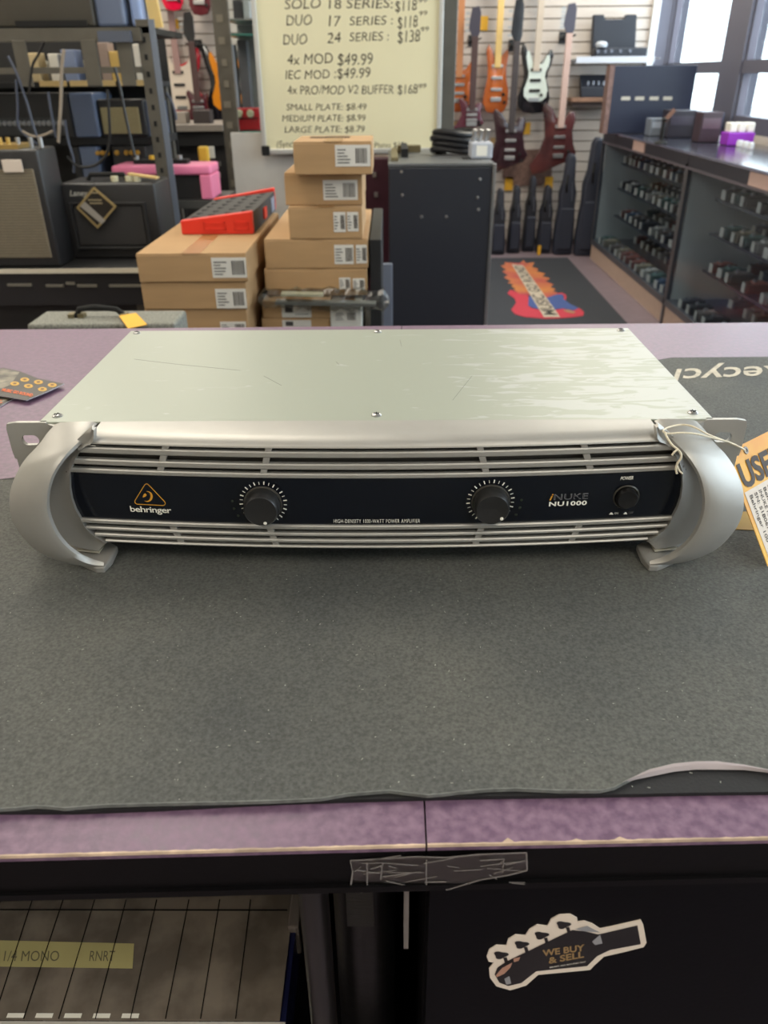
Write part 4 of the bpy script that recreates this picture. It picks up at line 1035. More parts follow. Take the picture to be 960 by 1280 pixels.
# ------------------------------------------------------------------ left shelving and amplifiers
YA = 2.55
zs = at_y(60, 336, YA).z
sh = thing('amp_shelving', 'grey slotted steel shelving with pale edged shelf holding guitar amplifiers', 'shelving', (-1.5, 2.8, 0))
m_edge = mat('pale_shelf_edge', (198, 192, 176), rough=.5)
sx1 = at_y(180, 337, YA).x
MB().box(-2.6, sx1, YA, 3.1, zs - .016, zs).build('shelf_board', M_BLACK, sh)
MB().box(-2.6, sx1, YA - .004, YA, zs - .014, zs + .0005).build('shelf_edge', m_edge, sh)
MB().box(-2.6, sx1, YA + .01, YA + .03, zs - .12, zs - .018).build('front_beam', mat('black_beam', (26, 26, 30), rough=.4), sh)
MB().box(-2.6, sx1, YA + .06, YA + .08, 0, zs - .12).build('kick_panel', M_BLACK, sh)
for (a, b, y) in ((10, 40, 355), (58, 80, 356), (83, 94, 353), (97, 122, 356), (137, 178, 356)):
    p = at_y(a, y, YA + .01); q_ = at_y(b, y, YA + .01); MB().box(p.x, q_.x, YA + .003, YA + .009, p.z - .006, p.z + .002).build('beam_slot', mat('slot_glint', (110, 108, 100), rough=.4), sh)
YP = 3.12
def upright(px0, px1, yref, Y, ztop_, parent, nm='upright'):
    x0_, x1_ = at_y(px0, yref, Y).x, at_y(px1, yref, Y).x
    f = MB().box(x0_, x1_, Y, Y + .004, 0, ztop_).box(x1_ - .004, x1_, Y + .004, Y + .045, 0, ztop_)
    u = f.build(nm, M_RACK, parent)
    z_ = ztop_ - .06
    while z_ > .55:
        MB().obox(((x0_ + x1_) / 2, Y - .0005, z_), (.011, .002, .017)).build('slot', M_DARK, u); z_ -= .052
    return x0_, x1_
zpt = at_y(184, 24, YP).z
ux0, ux1 = upright(182, 197, 120, YP, zpt, sh)
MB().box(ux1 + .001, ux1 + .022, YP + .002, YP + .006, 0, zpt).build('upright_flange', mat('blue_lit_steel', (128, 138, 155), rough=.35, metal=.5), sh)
upright(-190, -160, 120, YP, zpt - .05, sh)
def beam(y0, y1, x0=-120, x1=176, Y=YP - .02, d=.018, m=None, nm='cross_beam'):
    a = at_y(x0, (y0 + y1) / 2, Y); b = at_y(x1, (y0 + y1) / 2, Y); z1_ = at_y(80, y0, Y).z; z0_ = at_y(80, y1, Y).z
    MB().box(max(a.x, -2.6), b.x, Y, Y + d, z0_, z1_).build(nm, m or M_RACK, sh)
beam(35, 52); beam(84, 92)
MB().box(-2.6, ux1, YP, YP + .5, at_y(80, 38, YP).z - .01, at_y(80, 34, YP).z).build('upper_shelf', M_BLACK, sh)
for (a, b) in ((105, 124), (149, 167), (20, 37)):
    p = at_y(a, 80, YP - .026); q_ = at_y(b, 80, YP - .026)
    MB().box(p.x, q_.x, YP - .026, YP - .021, at_y(100, 108, YP).z, at_y(100, 50, YP).z).build('drop_bracket', M_RACK, sh, bevel=.002)
for x in (-2.55, sx1 - .06):
    MB().box(x, x + .04, 2.6, 2.64, 0, zs - .016).build('leg', M_RACK, sh); MB().box(x, x + .04, 3.02, 3.06, 0, zs - .016).build('leg', M_RACK, sh)

def grille_amp(nm, label, b, grille_px, gcol, rib=False, side=None, top=None, cat='amplifier', knobs=0, foot=True, gm=None):
    x0, x1, y0, y1, z0, z1 = b
    t = thing(nm, label, cat, ((x0 + x1) / 2, (y0 + y1) / 2, z0))
    MB().box(x0, x1, y0, y1, z0, z1).build('cabinet', side or M_TOLEX, t, bevel=.008, seg=3, smooth=True)
    if grille_px:
        gx0, gx1, gz0, gz1 = grille_px
        g_ = MB().box(gx0, gx1, y0 - .004, y0 + .002, gz0, gz1).build('grille_cloth', gm or gcol, t, bevel=.002)
        if rib:
            n = int((gz1 - gz0) / .0085); mb = MB()
            for k in range(n):
                z_ = gz0 + .004 + k * .0085; mb.box(gx0 + .003, gx1 - .003, y0 - .006, y0 - .003, z_, z_ + .0045)
            mb.build('grille_rib', rib, g_)['kind'] = 'stuff'
    return t
m_grl = mat('tan_grille', (132, 122, 104), rough=.8, var=.1, vscale=80); m_rib = mat('grille_rib_tan', (112, 104, 88), rough=.8)
a1 = pxbox(-60, 61, 187, 334, YA + .02, .15, zs + .001)
t = grille_amp('combo_amplifier', 'black combo amplifier with ribbed tan grille and white label at the left edge', a1, (a1[0] + .03, a1[1] - .022, a1[4] + .03, a1[5] - .055), m_grl, m_rib)
MB().box(at_y(1, 207, YA).x, at_y(26, 207, YA).x, YA + .008, YA + .014, at_y(13, 216, YA).z, at_y(13, 200, YA).z).build('maker_label', mat('pale_label', (205, 192, 180), rough=.6), t, bevel=.002)
MB().box(a1[0], a1[1] - .06, YA + .03, YA + .14, a1[5], a1[5] + .012).build('control_strip', mat('brass_strip', (168, 140, 84), rough=.3, metal=.5), t)
for x in (2, 12, 24, 40, 52):
    p = at_y(x, 184, YA + .07); MB().cyl((p.x, YA + .07, a1[5]), (p.x, YA + .07, a1[5] + .03), .007, n=12).build('control_knob', M_STEEL if x > 20 else mat('brass_knob', (190, 160, 90), rough=.3, metal=.6), t, smooth=True)
YB2 = 2.70
a2 = pxbox(84, 200, 229, 337, YB2, .19, zs + .001)
t = grille_amp('practice_amplifier', 'small black practice amplifier with a gold edged diamond tag', a2, (a2[0] + .035, a2[1] - .05, a2[4] + .045, a2[5] - .07), mat('black_grille_cloth', (40, 39, 40), rough=.7, bump=.4, bscale=400))
f = MB(); gx0, gx1, gz0, gz1 = a2[0] + .03, a2[1] - .045, a2[4] + .04, a2[5] - .065
for (xa, xb, za, zb) in ((gx0, gx1, gz0 - .008, gz0), (gx0, gx1, gz1, gz1 + .008), (gx0 - .008, gx0, gz0 - .008, gz1 + .008), (gx1, gx1 + .008, gz0 - .008, gz1 + .008)): f.box(xa, xb, YB2 - .010, YB2 + .002, za, zb)
f.build('grille_frame', M_TOLEX, t, bevel=.002)
p = at_y(87, 245, YB2 - .004); q_ = at_y(110, 244, YB2 - .004); c_ = at_y(87, 238, YB2 - .004)
text_on('lettering', 'Laney', Vector((p.x, YB2 - .0015, p.z)), Vector((q_.x - p.x, 0, 0)), Vector((0, 0, c_.z - p.z)), mat('silver_letters', (170, 168, 160), rough=.4), t, shear=.3, bold=.02)
MB().tube([(a2[0] + .07, YB2 + .08, a2[5]), (a2[0] + .08, YB2 + .08, a2[5] + .018), (a2[1] - .12, YB2 + .08, a2[5] + .018), (a2[1] - .11, YB2 + .08, a2[5])], .008, 8).build('carry_handle', M_DARK, t, smooth=True)
for x in (143, 161, 171): 
    p = at_y(x, 223, YB2 + .05); MB().cyl((p.x, YB2 + .05, a2[5]), (p.x, YB2 + .05, a2[5] + .016), .012, n=14).build('cream_knob', mat('cream_knob', (196, 190, 160), rough=.5), t, smooth=True)
p = at_y(160, 216, YB2 + .05); q_ = at_y(196, 229, YB2 + .01)
o = MB().bar((p.x, YB2 + .06, a2[5] + .022), (q_.x, YB2 + .03, a2[5] + .012), .02, .006).build('wooden_ruler', mat('pale_wood', (206, 176, 120), rough=.6), None)
tag(o, 'short pale wooden stick lying on top of the small black practice amplifier', 'stick')
dg = thing('diamond_tag', 'dark diamond shaped hang tag with gold border on the practice amplifier front', 'tag', at_y(120, 285, YB2 - .02))
D = [(117, 233), (146, 258), (122, 286), (95, 260)]
cx_, cy_ = 120, 259.5
MB().prism([at_y(x, y, YB2 - .018) for x, y in D], (0, .002, 0)).build('card_border', mat('gold_border', (148, 128, 84), rough=.5), dg, bevel=.0008)
MB().prism([at_y(cx_ + (x - cx_) * .84, cy_ + (y - cy_) * .84, YB2 - .0188) for x, y in D], (0, .001, 0)).build('card_face', mat('tag_dark', (38, 34, 30), rough=.25), dg)
MB().prism([at_y(x, y, YB2 - .0195) for x, y in ((100, 258), (106, 252), (132, 276), (127, 280))], (0, .0008, 0)).build('diagonal_stripe', mat('tag_grey', (150, 145, 138), rough=.4), dg)
for (xa, xb, y) in ((113, 122, 241), (110, 127, 250), (112, 128, 254)):
    a_ = at_y(xa, y, YB2 - .0195); b_ = at_y(xb, y, YB2 - .0195); MB().bar(a_, b_, .004, .001, (0, 1, 0)).build('printed_line', mat('tag_print', (140, 128, 100), rough=.5), dg)
MB().tube([at_y(117, 234, YB2 - .019), at_y(118, 226, YB2 - .01)], .0012, 6).build('cord', M_DARK, dg)

# objects on the upper shelf: textured cab, pale blue case edge, guitar neck in cream
zu = at_y(80, 34, YP).z + .001
cbx = pxbox(-60, 112, -55, 34, YP + .0, .30, zu)
t = grille_amp('speaker_enclosure', 'large black rough tolex speaker enclosure on the upper shelf at top left', cbx, None, None, side=mat('rough_tolex', (62, 58, 50), rough=.5, bump=1.0, bscale=160))
MB().box(cbx[1] + .001, cbx[1] + .10, YP + .02, YP + .3, zu, cbx[5]).build('side_panel', mat('side_lit_blue', (96, 106, 128), rough=.3), t, bevel=.01)  # bluish reflection put into the side's colour
MB().box(cbx[0] + .2, cbx[1] - .02, YP - .02, YP - .014, zu, zu + .018).build('bottom_rail', M_DARK, t)
tu = pxbox(35, 122, 39, 53, YP - .045, .02); MB().box(tu[0] + .35, tu[1], tu[2], tu[3], tu[4], tu[5]).build('foot_rail', mat('worn_rail', (80, 86, 100), rough=.4), sh)
gb = pxbox(158, 172, -60, 27, YP + .05, .12, zu)
o = MB().box(gb[0], gb[1], gb[2], gb[3], gb[4], gb[5]).build('pale_blue_case', mat('pale_blue_vinyl', (134, 152, 190), rough=.4), None, bevel=.01)
tag(o, 'narrow pale blue case standing on the upper shelf beside the big enclosure', 'case')
nk = at_y(178, 24, YP + .12); nk2 = at_y(169, -60, YP + .12)
o = MB().bar((nk.x + .05, YP + .12, zu), (nk2.x, YP + .12, 1.9), .04, .025, (0, -1, 0)).build('maple_neck', mat('maple', (222, 188, 118), rough=.4), None)
tag(o, 'maple guitar neck leaning upright at the end of the upper shelf', 'guitar neck')

# middle depth: heads and combos between the beams and the lower row
shb = thing('rear_shelving', 'second run of shelving behind the slotted rack with black boards', 'shelving', (-1.5, 4.0, 0))
YM = 3.65
zm = at_y(60, 172, YM).z
def rbox(x0, x1, z0_, z1_, y0=YM, y1=YM + .29, m=None, nm='shelf_board'): MB().box(x0, x1, y0, y1, z0_, z1_).build(nm, m or M_BLACK, shb)
rx1 = at_y(200, 172, YM).x
zlow = at_y(60, 240, YM).z - .02
rbox(-2.9, rx1, zm - .03, zm)
rbox(-2.9, rx1, zlow - .03, zlow)
zhi = at_y(60, 103, YM).z
rbox(-2.9, rx1, zhi - .02, zhi, YM + .1)
for k, (a, b) in enumerate(((48, 82), (86, 108), (126, 143), (146, 156), (170, 180))):
    p = at_y(a, 96, YM + .095); q_ = at_y(b, 96, YM + .095); MB().box(p.x, q_.x, YM + .09, YM + .099, zhi - .016, zhi + .006).build('wooden_edge', mat('plywood_edge', (196, 166, 112), rough=.6), shb)
for x in (-2.85, -2.0, rx1 - .05): rbox(x, x + .04, 0, zhi, YM + .25, YM + .29, M_RACK, 'upright')
rbox(-2.9, rx1, 0, at_y(80, 45, YM + .3).z, YM + .292, YM + .30, M_BLACK, 'back_panel')
# amp head with knob row
hd = pxbox(-50, 84, 148, 171, YM - .02, .26, zm + .001)
t = thing('amplifier_head', 'black amplifier head with a row of silver knobs on the rear shelf', 'amplifier', ((hd[0] + hd[1]) / 2, YM, hd[4]))
MB().box(hd[0], hd[1], hd[2], hd[3], hd[4], at_y(40, 116, YM).z).build('cabinet', M_TOLEX, t, bevel=.006)
MB().box(hd[0] + .02, hd[1] - .01, hd[2] - .005, hd[2] + .001, hd[4] + .012, hd[5]).build('control_panel', mat('head_panel', (56, 58, 60), rough=.35), t)
for k in range(14):
    x = at_y(2 + k * 6.1, 157, hd[2]).x; MB().lathe((x, hd[2] - .005, hd[4] + .055), (0, -1, 0), [(.011, 0), (.009, .012), (.0001, .013)], 12).build('control_knob', mat('knob_grey', (150, 152, 155), rough=.3, metal=.4), t, smooth=True)
# two black cabinets, blue window light painted into their colour
for (a, b, yt_, yb_, z0_, lab) in ((89, 120, 116, 170, zm + .001, 'upright black speaker with blue-lit satin side beside the tan combo'), (99, 122, 172, 215, zlow + .001, 'lower black speaker with blue-lit side under the rear shelf')):
    bb = pxbox(a, b, yt_, yb_, YM - .03, .25, z0_)
    bb = bb[:5] + (min(bb[5], (zhi - .025) if z0_ > zm else (zm - .035)),)
    t = thing('bookshelf_speaker', lab, 'speaker', ((bb[0] + bb[1]) / 2, YM + .1, z0_))
    MB().box(bb[0], bb[1], bb[2], bb[3], bb[4], bb[5]).build('cabinet', mat('black_lit_blue', (96, 108, 132), rough=.3), t, bevel=.008)
    MB().box(bb[0] - .03, bb[0] - .002, bb[2] - .004, bb[3], bb[4], bb[5]).build('baffle', M_TOLEX, t, bevel=.003)
# tan-grille combo
bb = pxbox(125, 183, 124, 185, YM - .01, .25, zm - .0); bb = bb[:4] + (zm + .001, bb[5])
zz0 = at_y(150, 169, YM).z
t = thing('vintage_combo', 'black combo amplifier with plain tan grille cloth on the rear shelf', 'amplifier', ((bb[0] + bb[1]) / 2, YM, bb[4]))
MB().box(bb[0], bb[1], bb[2], bb[3], bb[4], bb[5]).build('cabinet', M_TOLEX, t, bevel=.008)
MB().box(bb[0] + .012, bb[1] - .025, bb[2] - .004, bb[2] + .001, bb[4] + .012, bb[5] - .03).build('grille_cloth', mat('sand_cloth', (160, 146, 106), rough=.85, var=.08, vscale=200), t, bevel=.002)
MB().box(bb[1] - .02, bb[1] + .03, bb[2] + .03, bb[3], bb[4], bb[5] - .01).build('side_panel', mat('black_lit_blue', (96, 108, 132)), t)  # side of the black combo, blue window light put into its colour
bp2 = pxbox(138, 180, 171, 180, YM - .02, .2)
t2 = thing('control_unit', 'thin black control unit with gold knobs hung below the tan-grille combo', 'amplifier', ((bp2[0] + bp2[1]) / 2, YM, bp2[4]))
MB().box(bp2[0], bp2[1], bp2[2], bp2[3], zlow + .001 + 0 * bp2[4], zm - .034).build('unit_body', M_TOLEX, t2, bevel=.004)
for k, x in enumerate((120, 126, 132, 144, 156, 163, 170)):
    p = at_y(x, 177, bp2[2]); MB().lathe((p.x, bp2[2], zm - .06), (0, -1, 0), [(.011, 0), (.009, .01), (.0001, .011)], 12).build('control_knob', mat('gold_knob', (196, 150, 64), rough=.35, metal=.5), t2, smooth=True)
# small goods on the top rear board
rnd = random.Random(12)
goods = [(33, 46, 66, 76, (190, 170, 130), 'small tan carton'), (60, 72, 67, 79, (205, 200, 188), 'small white carton'), (77, 94, 62, 84, (120, 132, 160), 'pale blue angled block'), (122, 134, 53, 66, (150, 130, 118), 'brownish small box'), (137, 149, 64, 84, (198, 164, 92), 'tan plastic holder'), (167, 176, 55, 84, (214, 208, 196), 'tall white pack')]
for (a, b, y0_, y1_, c_, l_) in goods:
    bb = pxbox(a, b, y0_, y1_, YM + .12, .09, zhi + .0005)
    o = MB().box(*bb).build('small_carton', mat('goods_%d_%d' % (c_[0], c_[1]), c_, rough=.6), None, bevel=.003)
    tag(o, l_ + ' on the top rear shelf seen between the rack beams', 'box')
# row of pedals seen through (tiny knobs)
for k in range(9):
    x = at_y(36 + k * 8.4, 60, YM + .26).x
    o = MB().lathe((x, YM + .265, zhi + .0005), (0, 0, 1), [(.018, 0), (.018, .06), (.012, .08), (.0001, .085)], 12).build('chrome_jar', mat('chrome_jar', (150, 148, 138), rough=.3, metal=.6), None, smooth=True)
    tag(o, 'small metallic canister in the row on the top rear shelf at left', 'canister', 'metallic canisters on the top rear shelf')

# hanging cables in front of the amps
m_cbl = mat('grey_blue_cable', (66, 72, 88), rough=.35); m_cbk = mat('black_cable', (26, 26, 28), rough=.4); m_ctn = mat('tan_cable', (142, 130, 116), rough=.5)
CB = [('pale brown cable hanging straight down past the blue-lit speaker', m_ctn, [(80, 62), (77, 90), (76, 130), (73, 178)], 3.0, .006),
      ('dark cable curving down to the pink amplifier', m_cbk, [(143, 84), (150, 110), (158, 150), (167, 190), (170, 196)], 3.0, .005),
      ('black cable dropping in a long loop under the tan combo', m_cbk, [(134, 112), (136, 140), (137, 175), (132, 195), (118, 207), (98, 208), (84, 196)], 3.0, .005),
      ('grey-blue cable hanging between head and speaker', m_cbl, [(60, 115), (64, 140), (70, 172)], 3.0, .0045),
      ('grey-blue cable hanging left of the brown cable', m_cbl, [(20, 100), (22, 130), (24, 160), (46, 180)], 3.0, .0045),
      ('grey-blue cable slanting down from the beam at left', m_cbl, [(10, 70), (22, 95), (34, 130), (44, 165), (54, 182)], 3.0, .0045),
      ('thin dark cable draped across the left beams', m_cbk, [(55, 52), (48, 68), (40, 84), (36, 118)], 3.0, .0045),
      ('short grey cable loop resting over the amplifier head', m_ctn, [(28, 164), (40, 170), (52, 170), (66, 164)], 3.0, .0045),
      ('thin grey-blue cable right of the blue-lit speaker', m_cbl, [(81, 150), (85, 175), (92, 200), (92, 216)], 3.0, .0045),
      ('bent grey cable end under the whiteboard side rack', m_cbl, [(207, 116), (214, 126), (219, 142), (220, 150)], 3.4, .006)]
for (lab, m_, P, Y_, r_) in CB:
    pts_ = [at_y(x, y, Y_) for x, y in P]
    q3 = smooth_list([tuple(p) for p in pts_], 24)
    o = MB().tube(q3, r_, 8).build('hanging_cable', m_, None, smooth=True); tag(o, lab, 'cable')

# ------------------------------------------------------------------ post B, glass tower, pink amp and far-left wall
YQ = 4.3
pb_ = thing('steel_post', 'rough dark steel post between the hanging guitars and the glass tower', 'post', (at_y(285, 120, YQ).x, YQ, 0))
x0_, x1_ = at_y(275, 120, YQ).x, at_y(293, 120, YQ).x
MB().box(x0_, x1_, YQ, YQ + .06, 0, 2.2).build('post_body', M_RACK, pb_, bevel=.004)
MB().box(x1_ - .012, x1_ + .006, YQ - .004, YQ + .02, 0, 2.2).build('post_flange', M_RACK, pb_)
rnd = random.Random(21)
for k in range(14):
    z_ = .8 + k * .09; MB().box(x0_ + .01 + .02 * rnd.random(), x0_ + .05, YQ - .003, YQ, z_, z_ + .03).build('label_scrap', mat('scrap_grey', (118, 112, 100), rough=.7), pb_)
# pink amp on black shelf
zpk = at_y(220, 250, 3.32).z
ps = thing('low_display_shelf', 'black shelf unit behind the practice amplifier carrying the pink amplifier', 'shelving', (-1.2, 3.4, 0))
ps2 = thing('rear_display_shelf', 'grey topped shelf under the hanging red guitar behind the pink amplifier', 'shelving', (-1.2, 4.6, 0))
p0b = at_y(165, 155, 4.5).x
p0 = at_y(128, 250, 3.3).x; p1 = at_y(268, 250, 3.3).x
MB().box(p0 - .3, p1 + .03, 3.30, 3.60, zpk - .03, zpk).build('shelf_board', mat('grey_shelf', (66, 66, 64), rough=.5), ps)
zr2 = at_y(235, 155, 4.6).z
MB().box(p0b, at_y(282, 155, 4.6).x, 4.5, 5.0, zr2 - .03, zr2).build('top_board', mat('pale_grey_board', (140, 132, 124), rough=.5), ps2)
MB().box(p0b, at_y(282, 155, 4.6).x, 4.52, 4.56, zr2 - .10, zr2 - .03).build('fascia', M_BLACK, ps2)
MB().box(p0b, at_y(282, 155, 4.6).x, 4.55, 4.60, 0, zr2 - .10).build('back_panel', mat('dark_backing', (28, 27, 28), rough=.6), ps2)
for x in (p0 - .28, p1 - .02): MB().box(x, x + .04, 3.31, 3.59, 0, zpk - .03).build('leg', M_BLACK, ps)
for (y0_, c_) in ((204, (90, 86, 80)), (218, (128, 116, 96)), (232, (96, 90, 82)), (243, (186, 168, 130))):
    a_ = at_y(262, y0_, 4.5); b_ = at_y(275, y0_, 4.5); MB().box(a_.x, b_.x, 4.50, 4.52, a_.z - .015, a_.z + .008).build('shelf_lip', mat('lip_%d' % c_[0], c_, rough=.6), ps2)
m_pink = mat('pink_vinyl', (232, 128, 166), rough=.5)
pk_ = thing('pink_amplifier', 'small pink framed practice amplifier with black front on the low shelf', 'amplifier', ((p0 + p1) / 2, 3.35, zpk))
fx0, fx1 = at_y(141, 225, 3.32).x, at_y(264, 225, 3.32).x; fz1 = at_y(200, 207, 3.32).z; fz0 = zpk + .001
fr = .036
MB().box(fx0, fx1, 3.32, 3.50, fz1 - fr, fz1).build('top_panel', m_pink, pk_, bevel=.01, seg=3, smooth=True)
MB().box(fx0, fx0 + fr * .8, 3.32, 3.50, fz0, fz1 - fr).build('side_panel', m_pink, pk_, bevel=.006)
MB().box(fx1 - fr * 1.3, fx1, 3.32, 3.50, fz0, fz1 - fr).build('side_panel', m_pink, pk_, bevel=.006)
MB().box(fx0 + fr * .8, fx1 - fr * 1.3, 3.34, 3.49, fz0, fz1 - fr).build('front_grille', M_BLACK, pk_)
MB().box(at_y(168, 200, 3.4).x, at_y(235, 200, 3.4).x, 3.38, 3.44, fz1, fz1 + .015).build('control_strip', M_DARK, pk_)
for x in (171, 190, 225): 
    p = at_y(x, 200, 3.41); MB().cyl((p.x, 3.41, fz1 + .013), (p.x, 3.41, fz1 + .03), .011, n=12).build('control_knob', mat('yellow_knob', (220, 170, 40)) if x == 190 else M_STEEL, pk_, smooth=True)
yb_ = pxbox(247, 260, 182, 204, 4.3, .04, zpk + .001)
yb_ = (at_y(247, 190, 3.53).x, at_y(260, 190, 3.53).x, 3.53, 3.56, zpk + .001, at_y(253, 183, 3.53).z)
o = MB().box(*yb_).build('yellow_tube', mat('mustard_pack', (204, 168, 52), rough=.6), None, bevel=.008)
tag(o, 'mustard yellow pack standing behind the right end of the pink amplifier', 'pack')
# grey block and ukulele goods on rear board
for (a, b, y0_, y1_, c_, l_, d_) in ((210, 232, 140, 155, (150, 140, 130), 'pale grey pedal box on the shelf below the red guitar', .1), (241, 262, 138, 152, (52, 44, 44), 'dark little amplifier on the shelf below the sunburst guitar', .1), (261, 268, 183, 198, (210, 208, 200), 'tiny white tag card clipped to the shelf edge by the steel post', .01)):
    bb = pxbox(a, b, y0_, y1_, 4.62 if d_ > .05 else 4.48, d_, (zr2 + .0005) if d_ > .05 else None)
    o = MB().box(*bb).build('small_box', mat('gb_%d' % c_[0], c_, rough=.6), None, bevel=.003); tag(o, l_, 'box')

# glass tower between post and whiteboard
YG = 4.6
gx0, gx1 = at_y(284, 80, YG).x, at_y(330, 80, YG).x
gt = thing('glass_tower', 'narrow glass display tower with teal edged shelves left of the whiteboard', 'display case', ((gx0 + gx1) / 2, YG + .2, 0))
m_teal = mat('teal_glass_edge', (70, 128, 116), rough=.2)
zq2 = at_y(305, 164, YG).z
MB().box(gx0, gx1 + .1, YG, YG + .4, 0, zq2 - .02).build('base_cabinet', mat('tower_base', (176, 172, 164), rough=.6), gt)
for y_ in (23, 42, 164):
    z_ = at_y(305, y_, YG).z; MB().box(gx0, gx1 + .1, YG, YG + .38, z_ - .008, z_).build('glass_shelf', m_teal if y_ != 23 else M_STEEL, gt)
for x in (gx0, gx0 + .15): MB().box(x, x + .012, YG - .005, YG + .01, zq2, 2.2).build('frame_post', M_STEEL, gt)
MB().box(gx0, gx1 + .1, YG + .39, YG + .40, zq2, 2.2).build('back_panel', mat('tower_back', (112, 110, 108), rough=.5), gt)
MB().box(gx0 + .012, gx1 + .1, YG - .003, YG + .001, zq2, 2.2).build('glass_front', M_GLASS, gt)
zs1 = at_y(305, 42, YG).z
for (a, b, y0_, y1_, c_, l_, z_) in ((291, 302, 0, 21, (60, 56, 60), 'dark boxed item on the top shelf of the glass tower', at_y(305, 23, YG).z), (304, 312, 0, 21, (170, 170, 172), 'pale boxed item on the top shelf of the glass tower', at_y(305, 23, YG).z),
                                (287, 297, 56, 163, (150, 154, 166), 'tall pale grey item at the left of the glass tower', zq2), (299, 311, 50, 130, (84, 82, 86), 'tall dark item in the middle of the glass tower', zq2)):
    bb = pxbox(a, b, y0_, y1_, YG + (.2 if y1_ > 100 else .1), .08, z_ + .001)
    o = MB().box(*bb).build('boxed_item', mat('bx_%d' % c_[0], c_, rough=.4), None, bevel=.004); tag(o, l_, 'box')
rp = thing('red_pedal', 'bright red effects pedal with two cream knobs in the glass tower', 'effects pedal', (at_y(308, 160, YG).x, YG + .05, zq2 + .001))
bb = pxbox(293, 325, 135, 162, YG + .03, .06, zq2 + .001)
MB().box(*bb).build('pedal_body', mat('pedal_red', (186, 34, 42), rough=.35), rp, bevel=.006)
for x in (299, 313): 
    p = at_y(x, 142, bb[2]); MB().lathe((p.x, bb[2], p.z), (0, -1, 0), [(.020, 0), (.017, .02), (.0001, .021)], 16).build('cream_knob', mat('cream_knob', (206, 196, 170)), rp, smooth=True)
MB().box(bb[0] + .01, bb[1] - .01, bb[2] - .003, bb[2], bb[4] + .055, bb[4] + .062).build('seam_line', mat('dark_red', (110, 20, 28)), rp)

# ------------------------------------------------------------------ guitars on the slat wall
YH = YB - .11
m_fret = mat('rosewood', (66, 44, 42), rough=.5); m_maple = mat('maple', (222, 188, 118)); m_hang = mat('hanger_black', (30, 30, 32), rough=.5)
BODIES = {
 'strat': [(0, -.23), (.09, -.225), (.15, -.19), (.165, -.12), (.14, -.05), (.115, 0), (.12, .05), (.15, .10), (.165, .16), (.15, .20), (.125, .205), (.10, .17), (.07, .13), (.035, .115), (-.035, .11), (-.07, .14), (-.10, .20), (-.13, .245), (-.155, .24), (-.16, .19), (-.14, .12), (-.115, .05), (-.115, 0), (-.135, -.05), (-.165, -.11), (-.16, -.175), (-.10, -.22)],
 'slim': [(0, -.22), (.08, -.21), (.12, -.16), (.12, -.08), (.09, 0), (.085, .06), (.10, .13), (.09, .17), (.06, .15), (.03, .12), (-.03, .12), (-.06, .17), (-.09, .20), (-.11, .16), (-.09, .07), (-.085, 0), (-.11, -.08), (-.12, -.15), (-.08, -.21)],
 'bird': [(-.17, -.26), (-.10, -.25), (0, -.20), (.10, -.16), (.125, -.11), (.10, -.05), (.085, .04), (.10, .12), (.085, .17), (.05, .17), (.03, .13), (-.03, .13), (-.07, .20), (-.115, .235), (-.13, .20), (-.11, .10), (-.10, 0), (-.13, -.10), (-.19, -.20)]}
